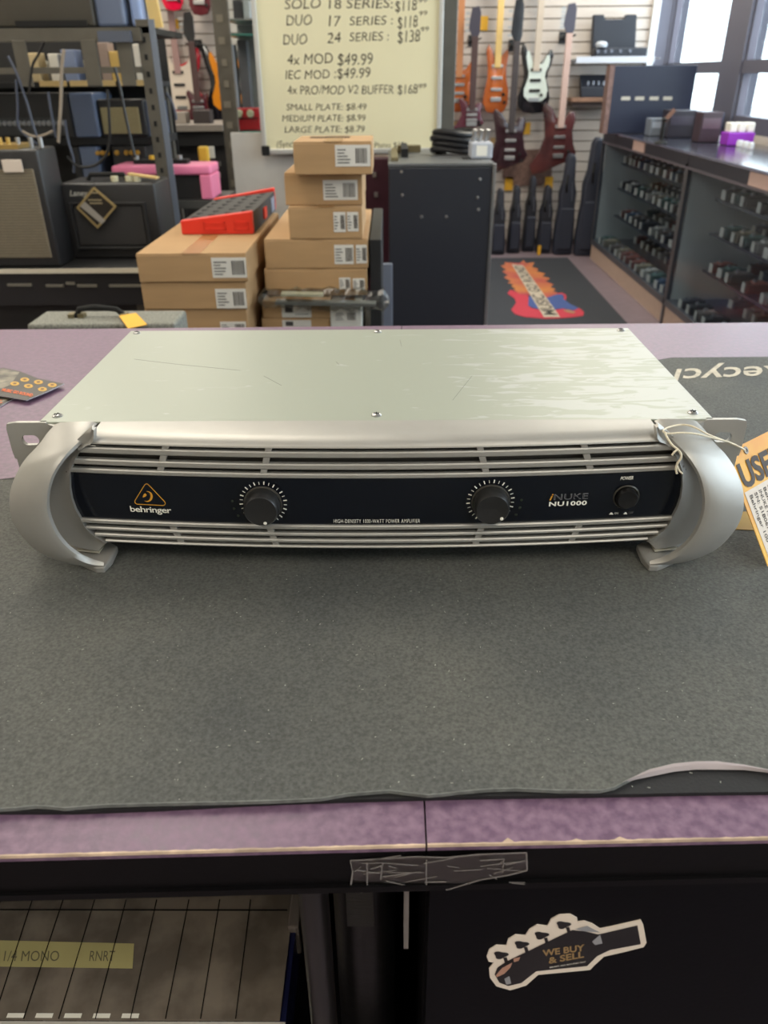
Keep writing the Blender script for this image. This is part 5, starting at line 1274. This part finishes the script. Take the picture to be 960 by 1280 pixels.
def guitar(label, px, ytop, ybot, style, mbody, wpx, mguard=None, mhead=None, mneck=None, head_y=None, head_len=None, cat='guitar', bass=False, mirror=1, Y=YH, ytag=None, thick=.045):
    zb_ = at_y(px, ybot, Y).z; zt_ = at_y(px, ytop, Y).z; xc = at_y(px, (ytop + ybot) / 2, Y).x
    O = BODIES[style]; miny = min(q[1] for q in O); maxy = max(q[1] for q in O); minx = min(q[0] for q in O); maxx = max(q[0] for q in O)
    sy = (zt_ - zb_) / (maxy - miny); wid = at_y(px + wpx, ybot, Y).x - at_y(px, ybot, Y).x; sx__ = wid / (maxx - minx)
    zc_ = zb_ - miny * sy
    t = thing('electric_bass' if bass else 'electric_guitar', label, cat, (xc, Y, zb_), group=None)
    def P(u, v, h=0.0): return Vector((xc + mirror * u * sx__, Y - h, zc_ + v * sy))
    MB().prism([P(u, v, 0) for u, v in O], (0, -thick, 0)).build('body', mbody, t, bevel=.006, smooth=True)
    if mguard:
        G = [(u * .72 + .012, v * .72 + .02) for u, v in O]
        MB().prism([P(u, v, thick + .0005) for u, v in G], (0, -.003, 0)).build('pickguard', mguard, t)
    for v in (.07, .0, -.07):
        MB().obox(P(0, v, thick + .006), (.085, .012, .020)).build('pickup', M_BLACK if mguard else M_STEEL, t, bevel=.002)
    MB().obox(P(0, -.13, thick + .006), (.08, .012, .03)).build('bridge', M_STEEL, t, bevel=.002)
    for (u, v) in ((.07, -.10), (.085, -.15)): MB().lathe(P(u, v, thick + .002), (0, -1, 0), [(.012, 0), (.011, .016), (.0001, .017)], 12).build('volume_knob', M_DARK, t, smooth=True)
    hz_ = at_y(px, head_y, Y).z if head_y is not None else zt_ + .72
    zn0 = zc_ + .06 * sy
    MB().box(xc - .024, xc + .024, Y - thick - .018, Y - thick + .004, zn0, hz_).build('neck', mneck or m_fret, t, bevel=.003)
    hl_ = head_len or .19
    H = [(-.024, 0), (.024, 0), (.034, .03), (.036, hl_ * .8), (.02, hl_), (-.03, hl_ * .96), (-.045, hl_ * .55), (-.05, .05)]
    MB().prism([(xc + mirror * u, Y - thick - .016, hz_ + v) for u, v in H], (0, .016, 0)).build('headstock', mhead or mbody, t, bevel=.002)
    for k in range(4 if bass else 6):
        z_ = hz_ + .03 + k * (hl_ * .75) / (4 if bass else 6)
        MB().box(xc - mirror * .075 if mirror > 0 else xc + .045, xc - mirror * .045 if mirror > 0 else xc + .075, Y - thick - .012, Y - thick - .004, z_, z_ + .016).build('tuner', M_STEEL, t)
    # hanger yoke fixed to the slat wall
    hg = thing('guitar_hanger', 'black yoke hanger holding the ' + label.split(' hanging')[0].split(' on ')[0] + ' on the slat wall', 'hanger', (xc, YB - .02, hz_ - .02))
    MB().box(xc - .03, xc + .03, YB - .022, YB - .0145, hz_ - .06, hz_ + .02).build('bracket_plate', m_hang, hg)
    for s_ in (-1, 1): MB().tube([(xc, YB - .02, hz_ - .03), (xc + s_ * .035, YB - .06, hz_ - .02), (xc + s_ * .04, Y - thick - .02, hz_ - .012)], .007, 6).build('prong', m_hang, hg, smooth=True)
    return t
m_or = mat('amber_wood', (196, 104, 46), rough=.25, rgb2=(158, 76, 34), vscale=5, coat=.5)
m_wine = mat('wine_red', (84, 36, 50), rough=.25, coat=.5); m_dkw = mat('dark_burst', (48, 26, 32), rough=.22, coat=.6)
m_bkg = mat('piano_black', (24, 24, 28), rough=.15, coat=.6); m_wg = mat('white_guard', (208, 218, 210), rough=.35)
m_redb = mat('candy_red', (176, 18, 40), rough=.2, coat=.6); m_cream = mat('cream_guard', (206, 192, 176), rough=.4)
m_sun = mat('sunburst', (206, 126, 30), rough=.2, coat=.6); m_rust = mat('red_burst', (92, 48, 46), rough=.22, rgb2=(36, 24, 30), vscale=4, coat=.5)
guitar('amber bodied guitar hanging half behind the whiteboard post', 573, 68, 140, 'strat', m_or, 40, mneck=mat('amber_neck', (190, 128, 84), rough=.4), head_y=-15)
guitar('plum coloured pointed bass with dark headstock hanging low right of the whiteboard post', 589, 122, 166, 'bird', m_wine, 40, Y=YH - .1, mneck=m_fret, mhead=mat('plum_head', (58, 54, 66), rough=.3), head_y=46, bass=True)
guitar('orange guitar with maple neck hanging second among the right-hand guitars', 620, 55, 142, 'slim', m_or, 31, mguard=None, mneck=m_maple, head_y=-15)
guitar('big dark wine bass with black headstock hanging lowest in the centre', 637, 135, 218, 'bird', m_dkw, 56, Y=YH - .1, mneck=mat('ebony', (58, 50, 50), rough=.4), mhead=m_bkg, head_y=52, head_len=.27, bass=True)
guitar('black guitar with white pickguard hanging above the big dark bass', 668, 54, 142, 'strat', m_bkg, 40, mguard=m_wg, mneck=mat('pale_neck', (190, 176, 160), rough=.4), head_y=-15, Y=YH + .01)
guitar('dark red burst guitar with pale neck hanging nearest the right window', 698, 127, 217, 'bird', m_rust, 56, Y=YH - .1, mguard=None, mneck=mat('pinkish_neck', (186, 158, 148), rough=.4), mhead=mat('plum_head2', (66, 64, 78), rough=.3), head_y=42)
guitar('candy red guitar with cream pickguard hanging behind the slotted rack upright', 226, 50, 156, 'strat', m_redb, 58, mguard=m_cream, mneck=mat('far_neck', (150, 120, 116), rough=.4), head_y=-15)
guitar('dark cherry bass with black headstock hanging between the red and sunburst guitars', 250, 112, 158, 'slim', mat('cherry_dark', (66, 18, 28), rough=.25), 30, Y=YH - .1, mneck=m_fret, mhead=m_bkg, head_y=52, bass=True)
guitar('sunburst guitar with black edge hanging beside the rough steel post', 282, 54, 156, 'strat', m_bkg, 50, mguard=m_sun, mneck=m_fret, head_y=-15, Y=YH - .0)
guitar('crimson guitar tip hanging at the very top left of the wall', 214, -60, 14, 'slim', mat('crimson', (214, 20, 60), rough=.2), 26, mneck=m_fret, head_y=-150, Y=YH - .1)
guitar('brown red guitar tip hanging at the top beside the steel post', 248, -60, 20, 'slim', mat('brown_red', (92, 36, 42), rough=.25), 26, mneck=m_fret, head_y=-150, Y=YH - .1)

# tags, shelf and devices on the slat wall
for (x0_, x1_, y0_, y1_, l_) in ((600, 610, 20, 38, 'yellow price tag pinned beside the plum bass headstock'), (655, 663, 153, 168, 'small yellow tag on the slats right of the big dark bass'), (613, 620, 172, 187, 'small tan tag on the slats left of the big dark bass'),
                             (631, 641, 221, 238, 'yellow tag above the gig bags at left'), (681, 691, 221, 239, 'yellow tag above the gig bags at right'), (564, 575, 152, 162, 'tan tag by the whiteboard post bottom'), (672, 676, 307, 319, 'yellow tag at the foot of the gig bags'), (211, 223, 24, 36, 'yellow card at the far left wall above the red guitar')):
    Y_ = YB - .03 if y1_ < 300 else 6.35
    bb = pxbox(x0_, x1_, y0_, y1_, Y_, .006)
    o = MB().box(*bb).build('hanging_tag', m_ytag if 'yellow' in l_ else mat('tan_tag', (190, 158, 108), rough=.6), None); tag(o, l_, 'tag')
ws = thing('wire_shelf', 'pale wire shelf on the slat wall under the open black case', 'shelf', (1.6, YB - .15, 1.4))
z_ = at_y(760, 73, YB - .2).z; xa, xb = at_y(718, 70, YB - .2).x, 1.99
m_wire = mat('pale_wire', (190, 194, 204), rough=.4)
MB().box(xa, xb, YB - .28, YB - .014, z_ - .012, z_ - .006).build('deck', m_wire, ws)
for k in range(12): MB().box(xa + .02 + k * .055, xa + .026 + k * .055, YB - .284, YB - .02, z_ - .006, z_ + .0).build('wire', M_STEEL, ws)
MB().box(xa, xb, YB - .288, YB - .28, z_ - .03, z_ + .012).build('front_lip', m_wire, ws)
oc = thing('open_case', 'open black equipment case with raised lid on the wire shelf', 'case', (1.75, YB - .15, z_))
m_case = mat('case_black', (36, 40, 50), rough=.5)
bb = pxbox(744, 800, 50, 72, YB - .26, .12, z_ + .001)
MB().box(bb[0], bb[1] + .06, YB - .26, YB - .14, z_ + .001, z_ + .07).build('case_tray', m_case, oc, bevel=.012)
lz = at_y(770, 18, YB - .14).z
MB().prism([(at_y(741, 60, YB - .14).x, YB - .14, z_ + .03), (at_y(795, 60, YB - .14).x, YB - .14, z_ + .03), (at_y(795, 30, YB - .14).x, YB - .14, lz), (at_y(782, 30, YB - .14).x, YB - .14, lz), (at_y(779, 30, YB - .14).x, YB - .14, lz - .03), (at_y(756, 30, YB - .14).x, YB - .14, lz - .03), (at_y(754, 30, YB - .14).x, YB - .14, lz), (at_y(741, 30, YB - .14).x, YB - .14, lz)], (0, .06, 0)).build('case_lid', m_case, oc, bevel=.008)
for k, x in enumerate((748, 757, 765, 776, 788)): 
    p = at_y(x, 62, YB - .27); MB().lathe((p.x, YB - .26, z_ + .045), (0, -1, 0), [(.012, 0), (.01, .008), (.0001, .009)], 10).build('dial', mat('dial_grey', (110, 116, 130), rough=.4), oc, smooth=True)
p = at_y(752, 69, YB - .28); o = MB().lathe((p.x, YB - .24, z_ + .073), (0, 0, 1), [(.04, 0), (.045, .02), (.03, .035), (.0001, .04)], 16).build('white_disc', mat('pale_disc', (186, 192, 200), rough=.4), oc, smooth=True)
wsf = thing('wooden_wall_shelf', 'brown wooden shelf on the slat wall right of the guitars', 'shelf', (1.5, YB - .12, 1.2))
z_ = at_y(740, 122, YB - .22).z; xa, xb = at_y(714, 120, YB - .22).x, at_y(770, 120, YB - .22).x
MB().box(xa, xb + .1, YB - .24, YB - .015, z_ - .03, z_ + .0).build('board', mat('brown_wood', (128, 96, 76), rough=.5, var=.15, vscale=20), wsf, bevel=.004)
MB().box(xa + .02, xb + .08, YB - .20, YB - .015, z_ - .06, z_ - .03).build('support', mat('dark_brown', (88, 74, 70), rough=.6), wsf)
bb = pxbox(728, 764, 93, 116, YB - .2, .14, z_ + .001)
t = thing('wall_mixer', 'small dark mixer on the brown wooden wall shelf', 'mixer', ((bb[0] + bb[1]) / 2, YB - .15, z_))
MB().prism([(bb[0], bb[2], bb[4]), (bb[0] + .02, bb[3], bb[4]), (bb[0], bb[3], bb[5]), (bb[0] - .01, bb[2], bb[4] + .07)], (bb[1] - bb[0], 0, 0)).build('mixer_body', m_case, t, bevel=.006)
for k in range(5): MB().cyl((bb[0] + .05 + k * .04, bb[2] + .03, bb[4] + .07), (bb[0] + .05 + k * .04, bb[2] + .03, bb[4] + .11), .009, n=8).build('mixer_knob', mat('mixer_grey', (140, 146, 158), rough=.4), t)

# brown hide behind guitars, gig bags along the wall
hp = [(632, 188), (690, 186), (690, 225), (676, 232), (640, 233), (628, 222)]
o = MB().prism([at_y(x, y, YB - .03) for x, y in hp], (0, .014, 0)).build('brown_suede_strap', mat('suede', (112, 88, 80), rough=.9, var=.25, vscale=40), None, bevel=.003)
tag(o, 'brown suede piece hanging on the slats between the two dark bodies', 'leather')
m_gig = mat('gig_nylon', (36, 39, 50), rough=.55, bump=.3, bscale=60, var=.15, vscale=6); m_gig2 = mat('gig_nylon_blue', (42, 47, 62), rough=.55, bump=.3, bscale=60)  # dark navy-grey nylon, lifted a little for the bluish window haze
GB = [(613, 632, 236, 322, 6.62, 'black gig bag at the left end of the row by the tall cabinet'), (634, 651, 232, 322, 6.68, 'black gig bag second from the tall cabinet, chrome zip showing'), (653, 669, 220, 322, 6.74, 'slim black gig bag with a rounded top under the brown suede'), (671, 690, 232, 322, 6.66, 'black gig bag in the middle of the row under the yellow tag'), (692, 717, 192, 322, 6.60, 'tall dark gig bag fourth along, leaning right'), (719, 750, 172, 322, 6.54, 'tallest dark blue gig bag beside the glass case end')]
for (x0_, x1_, yt_, yb_, Y_, l_) in GB:
    z1_ = at_y((x0_ + x1_) / 2, yt_, Y_).z; xa = at_y(x0_, 290, Y_).x; xb = at_y(x1_, 290, Y_).x; w = xb - xa; xm = (xa + xb) / 2
    xb = min(xb, 1.57 + .3); 
    t = thing('gig_bag', l_, 'gig bag', (xm, Y_, 0.001), group='gig bags leaning along the slat wall')
    O = [(-.5, .0), (.5, 0), (.52, .15), (.46, .36), (.40, .48), (.42, .62), (.28, .74), (.22, .95), (.12, 1), (-.12, 1), (-.22, .95), (-.28, .74), (-.42, .62), (-.40, .48), (-.46, .36), (-.52, .15)]
    MB().prism([(xm + u * w * .93, Y_ - .05, .001 + v * z1_) for u, v in O], (0, .11, 0)).build('bag_body', m_gig if yt_ > 195 else m_gig2, t, bevel=.02, seg=3, smooth=True)
    MB().prism([(xm + u * w * .7, Y_ - .075, .001 + .06 * z1_ + v * z1_ * .42) for u, v in ((-.5, 0), (.5, 0), (.5, 1), (-.5, 1))], (0, .03, 0)).build('front_pocket', m_gig2, t, bevel=.01)
    MB().tube([(xm - .02, Y_ - .06, z1_ * .80), (xm - .035, Y_ - .10, z1_ * .72), (xm - .02, Y_ - .06, z1_ * .64)], .008, 6).build('carry_handle', M_DARK, t, smooth=True)
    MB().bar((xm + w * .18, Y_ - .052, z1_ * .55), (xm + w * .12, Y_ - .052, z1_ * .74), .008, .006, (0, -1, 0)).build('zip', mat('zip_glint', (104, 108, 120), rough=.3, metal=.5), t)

# ------------------------------------------------------------------ floor mat with emblem
m_fmat = mat('floor_mat_black', (46, 50, 58), rough=.8, bump=.2, bscale=300)
fm = thing('entrance_mat', 'black floor mat with flaming red guitar emblem beside the glass cases', 'mat', (.9, 5.3, 0))
fa, fb = at_z(712, 325, .004), at_z(782, 402, .004)
sl = (fb.x - fa.x) / (fb.y - fa.y)
MB().prism([(.32, 6.42, 0.0005), (fa.x, 6.42, .0005), (fa.x + sl * (3.6 - fa.y), 3.6, .0005), (.32, 3.6, .0005)], (0, 0, .0055)).build('mat_body', m_fmat, fm)
def MQ(x, y, h): 
    p = at_z(610 + x / 7.385, 315 + y / 7.385, .006); return Vector((p.x, p.y, .006 + h))
flame = [(225, 100), (290, 105), (330, 75), (350, 105), (430, 95), (405, 140), (465, 155), (450, 180), (530, 200), (500, 225), (575, 245), (530, 270), (605, 300), (575, 325), (625, 345), (600, 360), (650, 385), (600, 410), (540, 420), (400, 400), (290, 400), (270, 375), (250, 355), (235, 345), (255, 335), (215, 320), (235, 300), (180, 285), (215, 270), (145, 235), (185, 215), (130, 180), (170, 165), (115, 125), (160, 120), (150, 95)]
MB().prism([MQ(x, y, .0) for x, y in flame], (0, 0, .001)).build('flame_print', mat('flame_orange', (190, 122, 62), rough=.8, rgb2=(166, 66, 72), vscale=3.2, detail=1), fm)
gbod = [(180, 385), (205, 350), (250, 365), (300, 395), (360, 400), (380, 420), (372, 500), (400, 520), (450, 530), (500, 545), (545, 560), (600, 540), (690, 525), (760, 540), (840, 520), (885, 555), (880, 590), (780, 605), (640, 615), (520, 618), (330, 600), (250, 575), (215, 535), (260, 470), (245, 430)]
MB().prism([MQ(x, y, .0012) for x, y in gbod], (0, 0, .001)).build('guitar_print', mat('mat_red', (186, 52, 70), rough=.8), fm)
blue = [(375, 420), (400, 405), (470, 440), (560, 420), (620, 400), (690, 390), (700, 440), (760, 485), (835, 520), (790, 545), (700, 525), (640, 530), (560, 550), (470, 530), (420, 520), (370, 500)]
MB().prism([MQ(x, y, .0024) for x, y in blue], (0, 0, .001)).build('pickguard_print', mat('mat_blue', (62, 84, 142), rough=.8), fm)
MB().prism([MQ(x, y, .0024) for x, y in ((690, 540), (740, 535), (810, 560), (790, 572), (730, 560))], (0, 0, .001)).build('bridge_print', mat('mat_tan', (160, 120, 90), rough=.8), fm)
hornr = [(640, 385), (680, 380), (715, 395), (725, 420), (715, 450), (700, 440), (705, 415), (690, 395), (650, 395)]
MB().prism([MQ(x, y, .0026) for x, y in hornr], (0, 0, .001)).build('horn_print', MATS['mat_red'], fm)
stripm = [(218, 118), (322, 128), (665, 606), (515, 606)]
MB().prism([MQ(x, y, .0036) for x, y in stripm], (0, 0, .001)).build('fretboard_print', mat('mat_cream', (186, 174, 156), rough=.8), fm)
m_mtx = mat('mat_text', (74, 72, 70), rough=.8)
a0, a1_, b0_, b1_ = MQ(515, 606, .005), MQ(665, 606, .005), MQ(218, 118, .005), MQ(322, 128, .005)
for (s, u0, u1) in (('MUSIC', .03, .37), ('GO', .42, .57), ('ROUND', .61, .97)):
    mb = MB()
    def fn(u, v, u0=u0, u1=u1):
        t = u0 + (u1 - u0) * u; L_ = a0.lerp(b0_, t); R_ = a1_.lerp(b1_, t); return R_.lerp(L_, .1 + .8 * v)
    put_text(mb, s, fn, bold=.02); mb.build('lettering', m_mtx, fm, recalc=False)

# ------------------------------------------------------------------ glass display cases along the right wall
XC0, XC1 = 1.60, 2.13
M_CGLASS = glass_mat('case_glass', (240, 246, 252), 0.022, .15)
m_al = mat('case_aluminium', (112, 112, 118), rough=.35, metal=.6); m_toe = mat('beige_toe_board', (196, 172, 156), rough=.6, var=.03)
m_cback = mat('case_back_grey', (176, 178, 172), rough=.6); m_ctop = mat('case_top_black', (44, 46, 58), rough=.15)
m_shelf = mat('smoked_shelf', (54, 58, 66), rough=.3)
m_pl = mat('pink_label', (206, 176, 166), rough=.6); m_tagw = mat('price_card', (196, 192, 180), rough=.6)
CZ = .93
cpal = [(52, 54, 60), (92, 84, 80), (58, 76, 96), (110, 68, 60), (140, 138, 132), (40, 42, 44), (120, 112, 96), (72, 92, 88)]
CNAME = ['charcoal', 'taupe', 'slate blue', 'rust red', 'pale grey', 'black', 'khaki', 'teal grey']
protos = []
def make_goods(i, c_):
    x, y, z = 0, 0, 0
    t = thing('effects_pedal', 'x', 'effects pedal', (0, 0, 0))
    MB().box(-.06, .06, -.038, .038, 0, .045).build('pedal_body', mat('pedal_%d' % i, c_, rough=.4), t, bevel=.005)
    MB().box(-.03, .03, -.028, .028, .045, .052).build('pedal_plate', mat('pedal_plate_%d' % i, tuple(min(255, int(q * 1.5)) for q in c_), rough=.4), t)
    MB().cyl((-.02, 0, .05), (-.02, 0, .064), .010, n=8).build('pedal_knob', M_STEEL, t)
    MB().obox((-.068, 0, .024), (.002, .044, .046)).build('price_card', m_tagw, t)
    return t
def display_case(label, y0, y1, pos):
    t = thing('display_case', label, 'display case', ((XC0 + XC1) / 2, (y0 + y1) / 2, 0))
    MB().box(XC0 + .012, XC1, y0, y1, 0, .115).build('toe_board', m_toe, t)
    MB().box(XC0, XC1, y0, y1, .115, .15).build('bottom_deck', m_al, t)
    for x in (XC0, XC1 - .022):
        for y in (y0, y1 - .022): MB().box(x, x + .022, y, y + .022, .0 if x == XC0 and y == y0 else .15, CZ - .06).build('corner_post', m_al, t)
    MB().box(XC0, XC1, y0, y1, CZ - .075, CZ - .012).build('top_rail', mat('case_rail_dark', (42, 46, 60), rough=.4), t)
    MB().box(XC0 - .004, XC0 + .01, y0, y1, CZ - .085, CZ - .074).build('rail_trim', mat('rail_mauve', (120, 114, 124), rough=.35, metal=.4), t)
    MB().box(XC0 - .012, XC1 + .012, y0, y1, CZ - .012, CZ).build('top_slab', m_ctop, t)
    MB().box(XC0 - .014, XC0 - .008, y0, y1, CZ - .012, CZ + .001).build('slab_edge', mat('slab_edge', (126, 128, 150), rough=.2, metal=.4), t)
    MB().box(XC1 - .012, XC1 - .004, y0 + .022, y1 - .022, .15, CZ - .075).build('back_panel', m_cback, t)
    MB().box(XC0 + .03, XC1 - .02, y1 - .018, y1 - .008, .15, CZ - .075).build('end_panel', m_cback, t)
    MB().box(XC0 + .004, XC0 + .009, y0 + .022, y1 - .022, .15, CZ - .085).build('front_glass', M_CGLASS, t)
    for z in (.365, .555, .725)[:3]:
        MB().box(XC0 + .10, XC1 - .03, y0 + .10, y1 - .22, z - .012, z).build('glass_shelf', m_shelf, t)
    return t
yj = 4.53
dc1 = display_case('far glass display case with three shelves of pedals against the window wall', yj + .002, 6.42, 0)
dc2 = display_case('near glass display case with shelves of pedals, nearer the counter', 2.55, yj - .002, 1)
for (px0, px1, yy, par) in ((793, 807, 176, dc1), (937, 975, 225, dc2)):
    a_ = at_x(px0, yy, XC0 - .001).y; b_ = at_x(px1, yy + 4, XC0 - .001).y
    MB().box(XC0 - .006, XC0 - .0005, b_, a_, CZ - .072, CZ - .014).build('pink_label', m_pl, par)
rnd = random.Random(33)
names = ['bottom deck', 'lowest shelf', 'middle shelf', 'upper shelf']
first = True
protos = [make_goods(i, c_) for i, c_ in enumerate(cpal)]
used = set()
for ci, (y0, y1, cn) in enumerate(((yj, 6.42, 'far'), (2.55, yj, 'near'))):
    for si, z in enumerate((.1505, .3655, .5555, .7255)):
        lo_, hi_ = (y0 + .14, y1 - .12) if si == 0 else (y0 + .17, y1 - .28)
        for rowi, xx in enumerate((XC0 + .175, XC0 + .36)):
            y = lo_ + (.03 if rowi else 0); kk = 0
            while y < hi_:
                i = rnd.randrange(len(protos))
                lab = CNAME[i] + ' effects pedal on the %s of the %s glass case, %s row' % (names[si], cn, 'front' if rowi == 0 else 'back')
                grp = 'pedals on the %s of the %s glass case, %s row' % (names[si], cn, 'front' if rowi == 0 else 'back')
                s_ = rnd.uniform(.85, 1.25); rz = R(rnd.uniform(-9, 9))
                loc = (xx - (.09 if si == 0 and rowi == 0 else 0), y, z)
                if i not in used:
                    o = protos[i]; o.location = loc; o.rotation_euler = (0, 0, rz); o['label'] = lab; o['group'] = grp; used.add(i)
                else:
                    dup(protos[i], loc, rz, lab, grp)
                y += .105 + .05 * rnd.random() + (.07 if rnd.random() < .12 else 0); kk += 1
# things on top of the cases -----------------------------------------------
zc_ = CZ + .0015
dp = thing('display_board', 'upright black display board with wooden side and four small white labels', 'display board', (1.9, 5.9, zc_))
pa = at_z(757, 163, zc_); pbt = at_z(862, 178, zc_)
YD = 5.95
dx0, dx1 = at_y(764, 120, YD).x, at_y(866, 120, YD).x; dz1 = at_y(800, 82, YD).z
dx1 = min(dx1, XR - .03)
m_pan = mat('panel_black_blue', (34, 40, 62), rough=.4)
MB().box(dx0, dx1, YD, YD + .06, zc_, dz1).build('panel', m_pan, dp, bevel=.004)
MB().box(dx0 - .03, dx0, YD - .01, YD + .1, zc_, dz1 + .005).build('wooden_side', mat('wood_side', (128, 102, 96), rough=.6, var=.2, vscale=40), dp)
for x in (782, 799.5, 817.5, 834.5):
    p = at_y(x, 123, YD); MB().box(p.x - .03, p.x + .03, YD - .004, YD - .0005, p.z - .011, p.z + .011).build('white_label', m_tagw, dp)
p = at_y(820, 155, YD)
TOPS = [  # px0, px1, ytop, ybase, depth, colour, name, label, category
 (812, 832, 148, 166, .12, (120, 128, 140), 'grey_card_box', 'small grey card box on the far case in front of the black panel', 'box'),
 (834, 866, 138, 168, .16, (44, 40, 50), 'dark_counter_display', 'dark counter display box left of the white packs on the glass case', 'display'),
 (868, 886, 146, 163, .10, (236, 238, 240), 'white_pack', 'bright white pack on the glass case under the left window pane', 'pack'),
 (873, 899, 140, 174, .12, (66, 52, 60), 'brown_counter_display', 'brownish counter display box between the white pack and the purple box', 'display'),
 (909, 942, 166, 178, .12, (150, 52, 190), 'purple_box', 'purple box with white packs on the near glass case', 'box'),
 (898, 935, 118, 158, .12, (58, 66, 92), 'dark_monitor', 'dark upright unit on the glass case between the two bright panes', 'device'),
 (938, 990, 140, 168, .2, (40, 48, 76), 'dark_device', 'large dark device on the near glass case at the right edge', 'device')]
for (a, b, yt_, yb_, d_, c_, nm_, l_, ct_) in TOPS:
    base_ = at_z((a + b) / 2, yb_ + 4, zc_); Y_ = min(base_.y, 6.3)
    x0_, x1_ = at_y(a, yb_, Y_).x, at_y(b, yb_, Y_).x
    if x1_ > XR - .06: sft = x1_ - (XR - .06); x1_ -= sft
    if x0_ > x1_ - .08: x0_ = x1_ - .14
    t = thing(nm_, l_, ct_, ((x0_ + x1_) / 2, Y_, zc_))
    zt_ = max(at_y((a + b) / 2, yt_, Y_).z, zc_ + .04)
    MB().box(x0_, x1_, Y_, Y_ + d_, zc_, zt_).build('box_body', mat(nm_ + '_col', c_, rough=.4), t, bevel=.005)
    if nm_ == 'purple_box':
        for k in range(3): MB().box(x0_ + .01 + k * .05, x0_ + .05 + k * .05, Y_ + .02, Y_ + .1, zt_, zt_ + .05).build('white_pack', M_WHITE, t, bevel=.006)
    elif ct_ != 'pack':
        MB().box(x0_ + .01, x1_ - .01, Y_ - .003, Y_, zc_ + (zt_ - zc_) * .45, zc_ + (zt_ - zc_) * .8).build('face_panel', mat(nm_ + '_face', tuple(min(255, int(q * 1.35) + 8) for q in c_), rough=.3), t)
m_roll = mat('white_tin', (230, 232, 236), rough=.3)
for k in range(11):
    p = at_z(866 + k * 6.6, 170 + k * 1.5, zc_)
    o = MB().lathe((p.x, p.y - .06, zc_), (0, 0, 1), [(.017, 0), (.018, .018), (.015, .032), (.0001, .034)], 12).build('string_tin', m_roll, None, smooth=True)
    tag(o, 'small round white tin in the row along the front of the glass case top', 'tin', 'white tins on the glass case')
for (x, y, l_) in ((826, 168, 'leaning guitar accessory stand with brown top on the far case'), (932, 148, 'silver angled clip stand in front of the right window')):
    p = at_z(x, y + 12, zc_); t = thing('accessory_stand', l_, 'stand', p)
    p.x = min(p.x, 2.05)
    MB().lathe((p.x, p.y, zc_), (0, 0, 1), [(.04, 0), (.035, .01), (.01, .02), (.008, .12), (.02, .13), (.0001, .14)], 16).build('stand_base', M_STEEL if x > 900 else M_DARK, t, smooth=True)
    MB().bar((p.x, p.y, zc_ + .12), (p.x + .05, p.y, zc_ + .18), .02, .012, (0, 1, 0)).build('clip_arm', mat('clip_brown', (120, 84, 66), rough=.4) if x < 900 else M_STEEL, t)
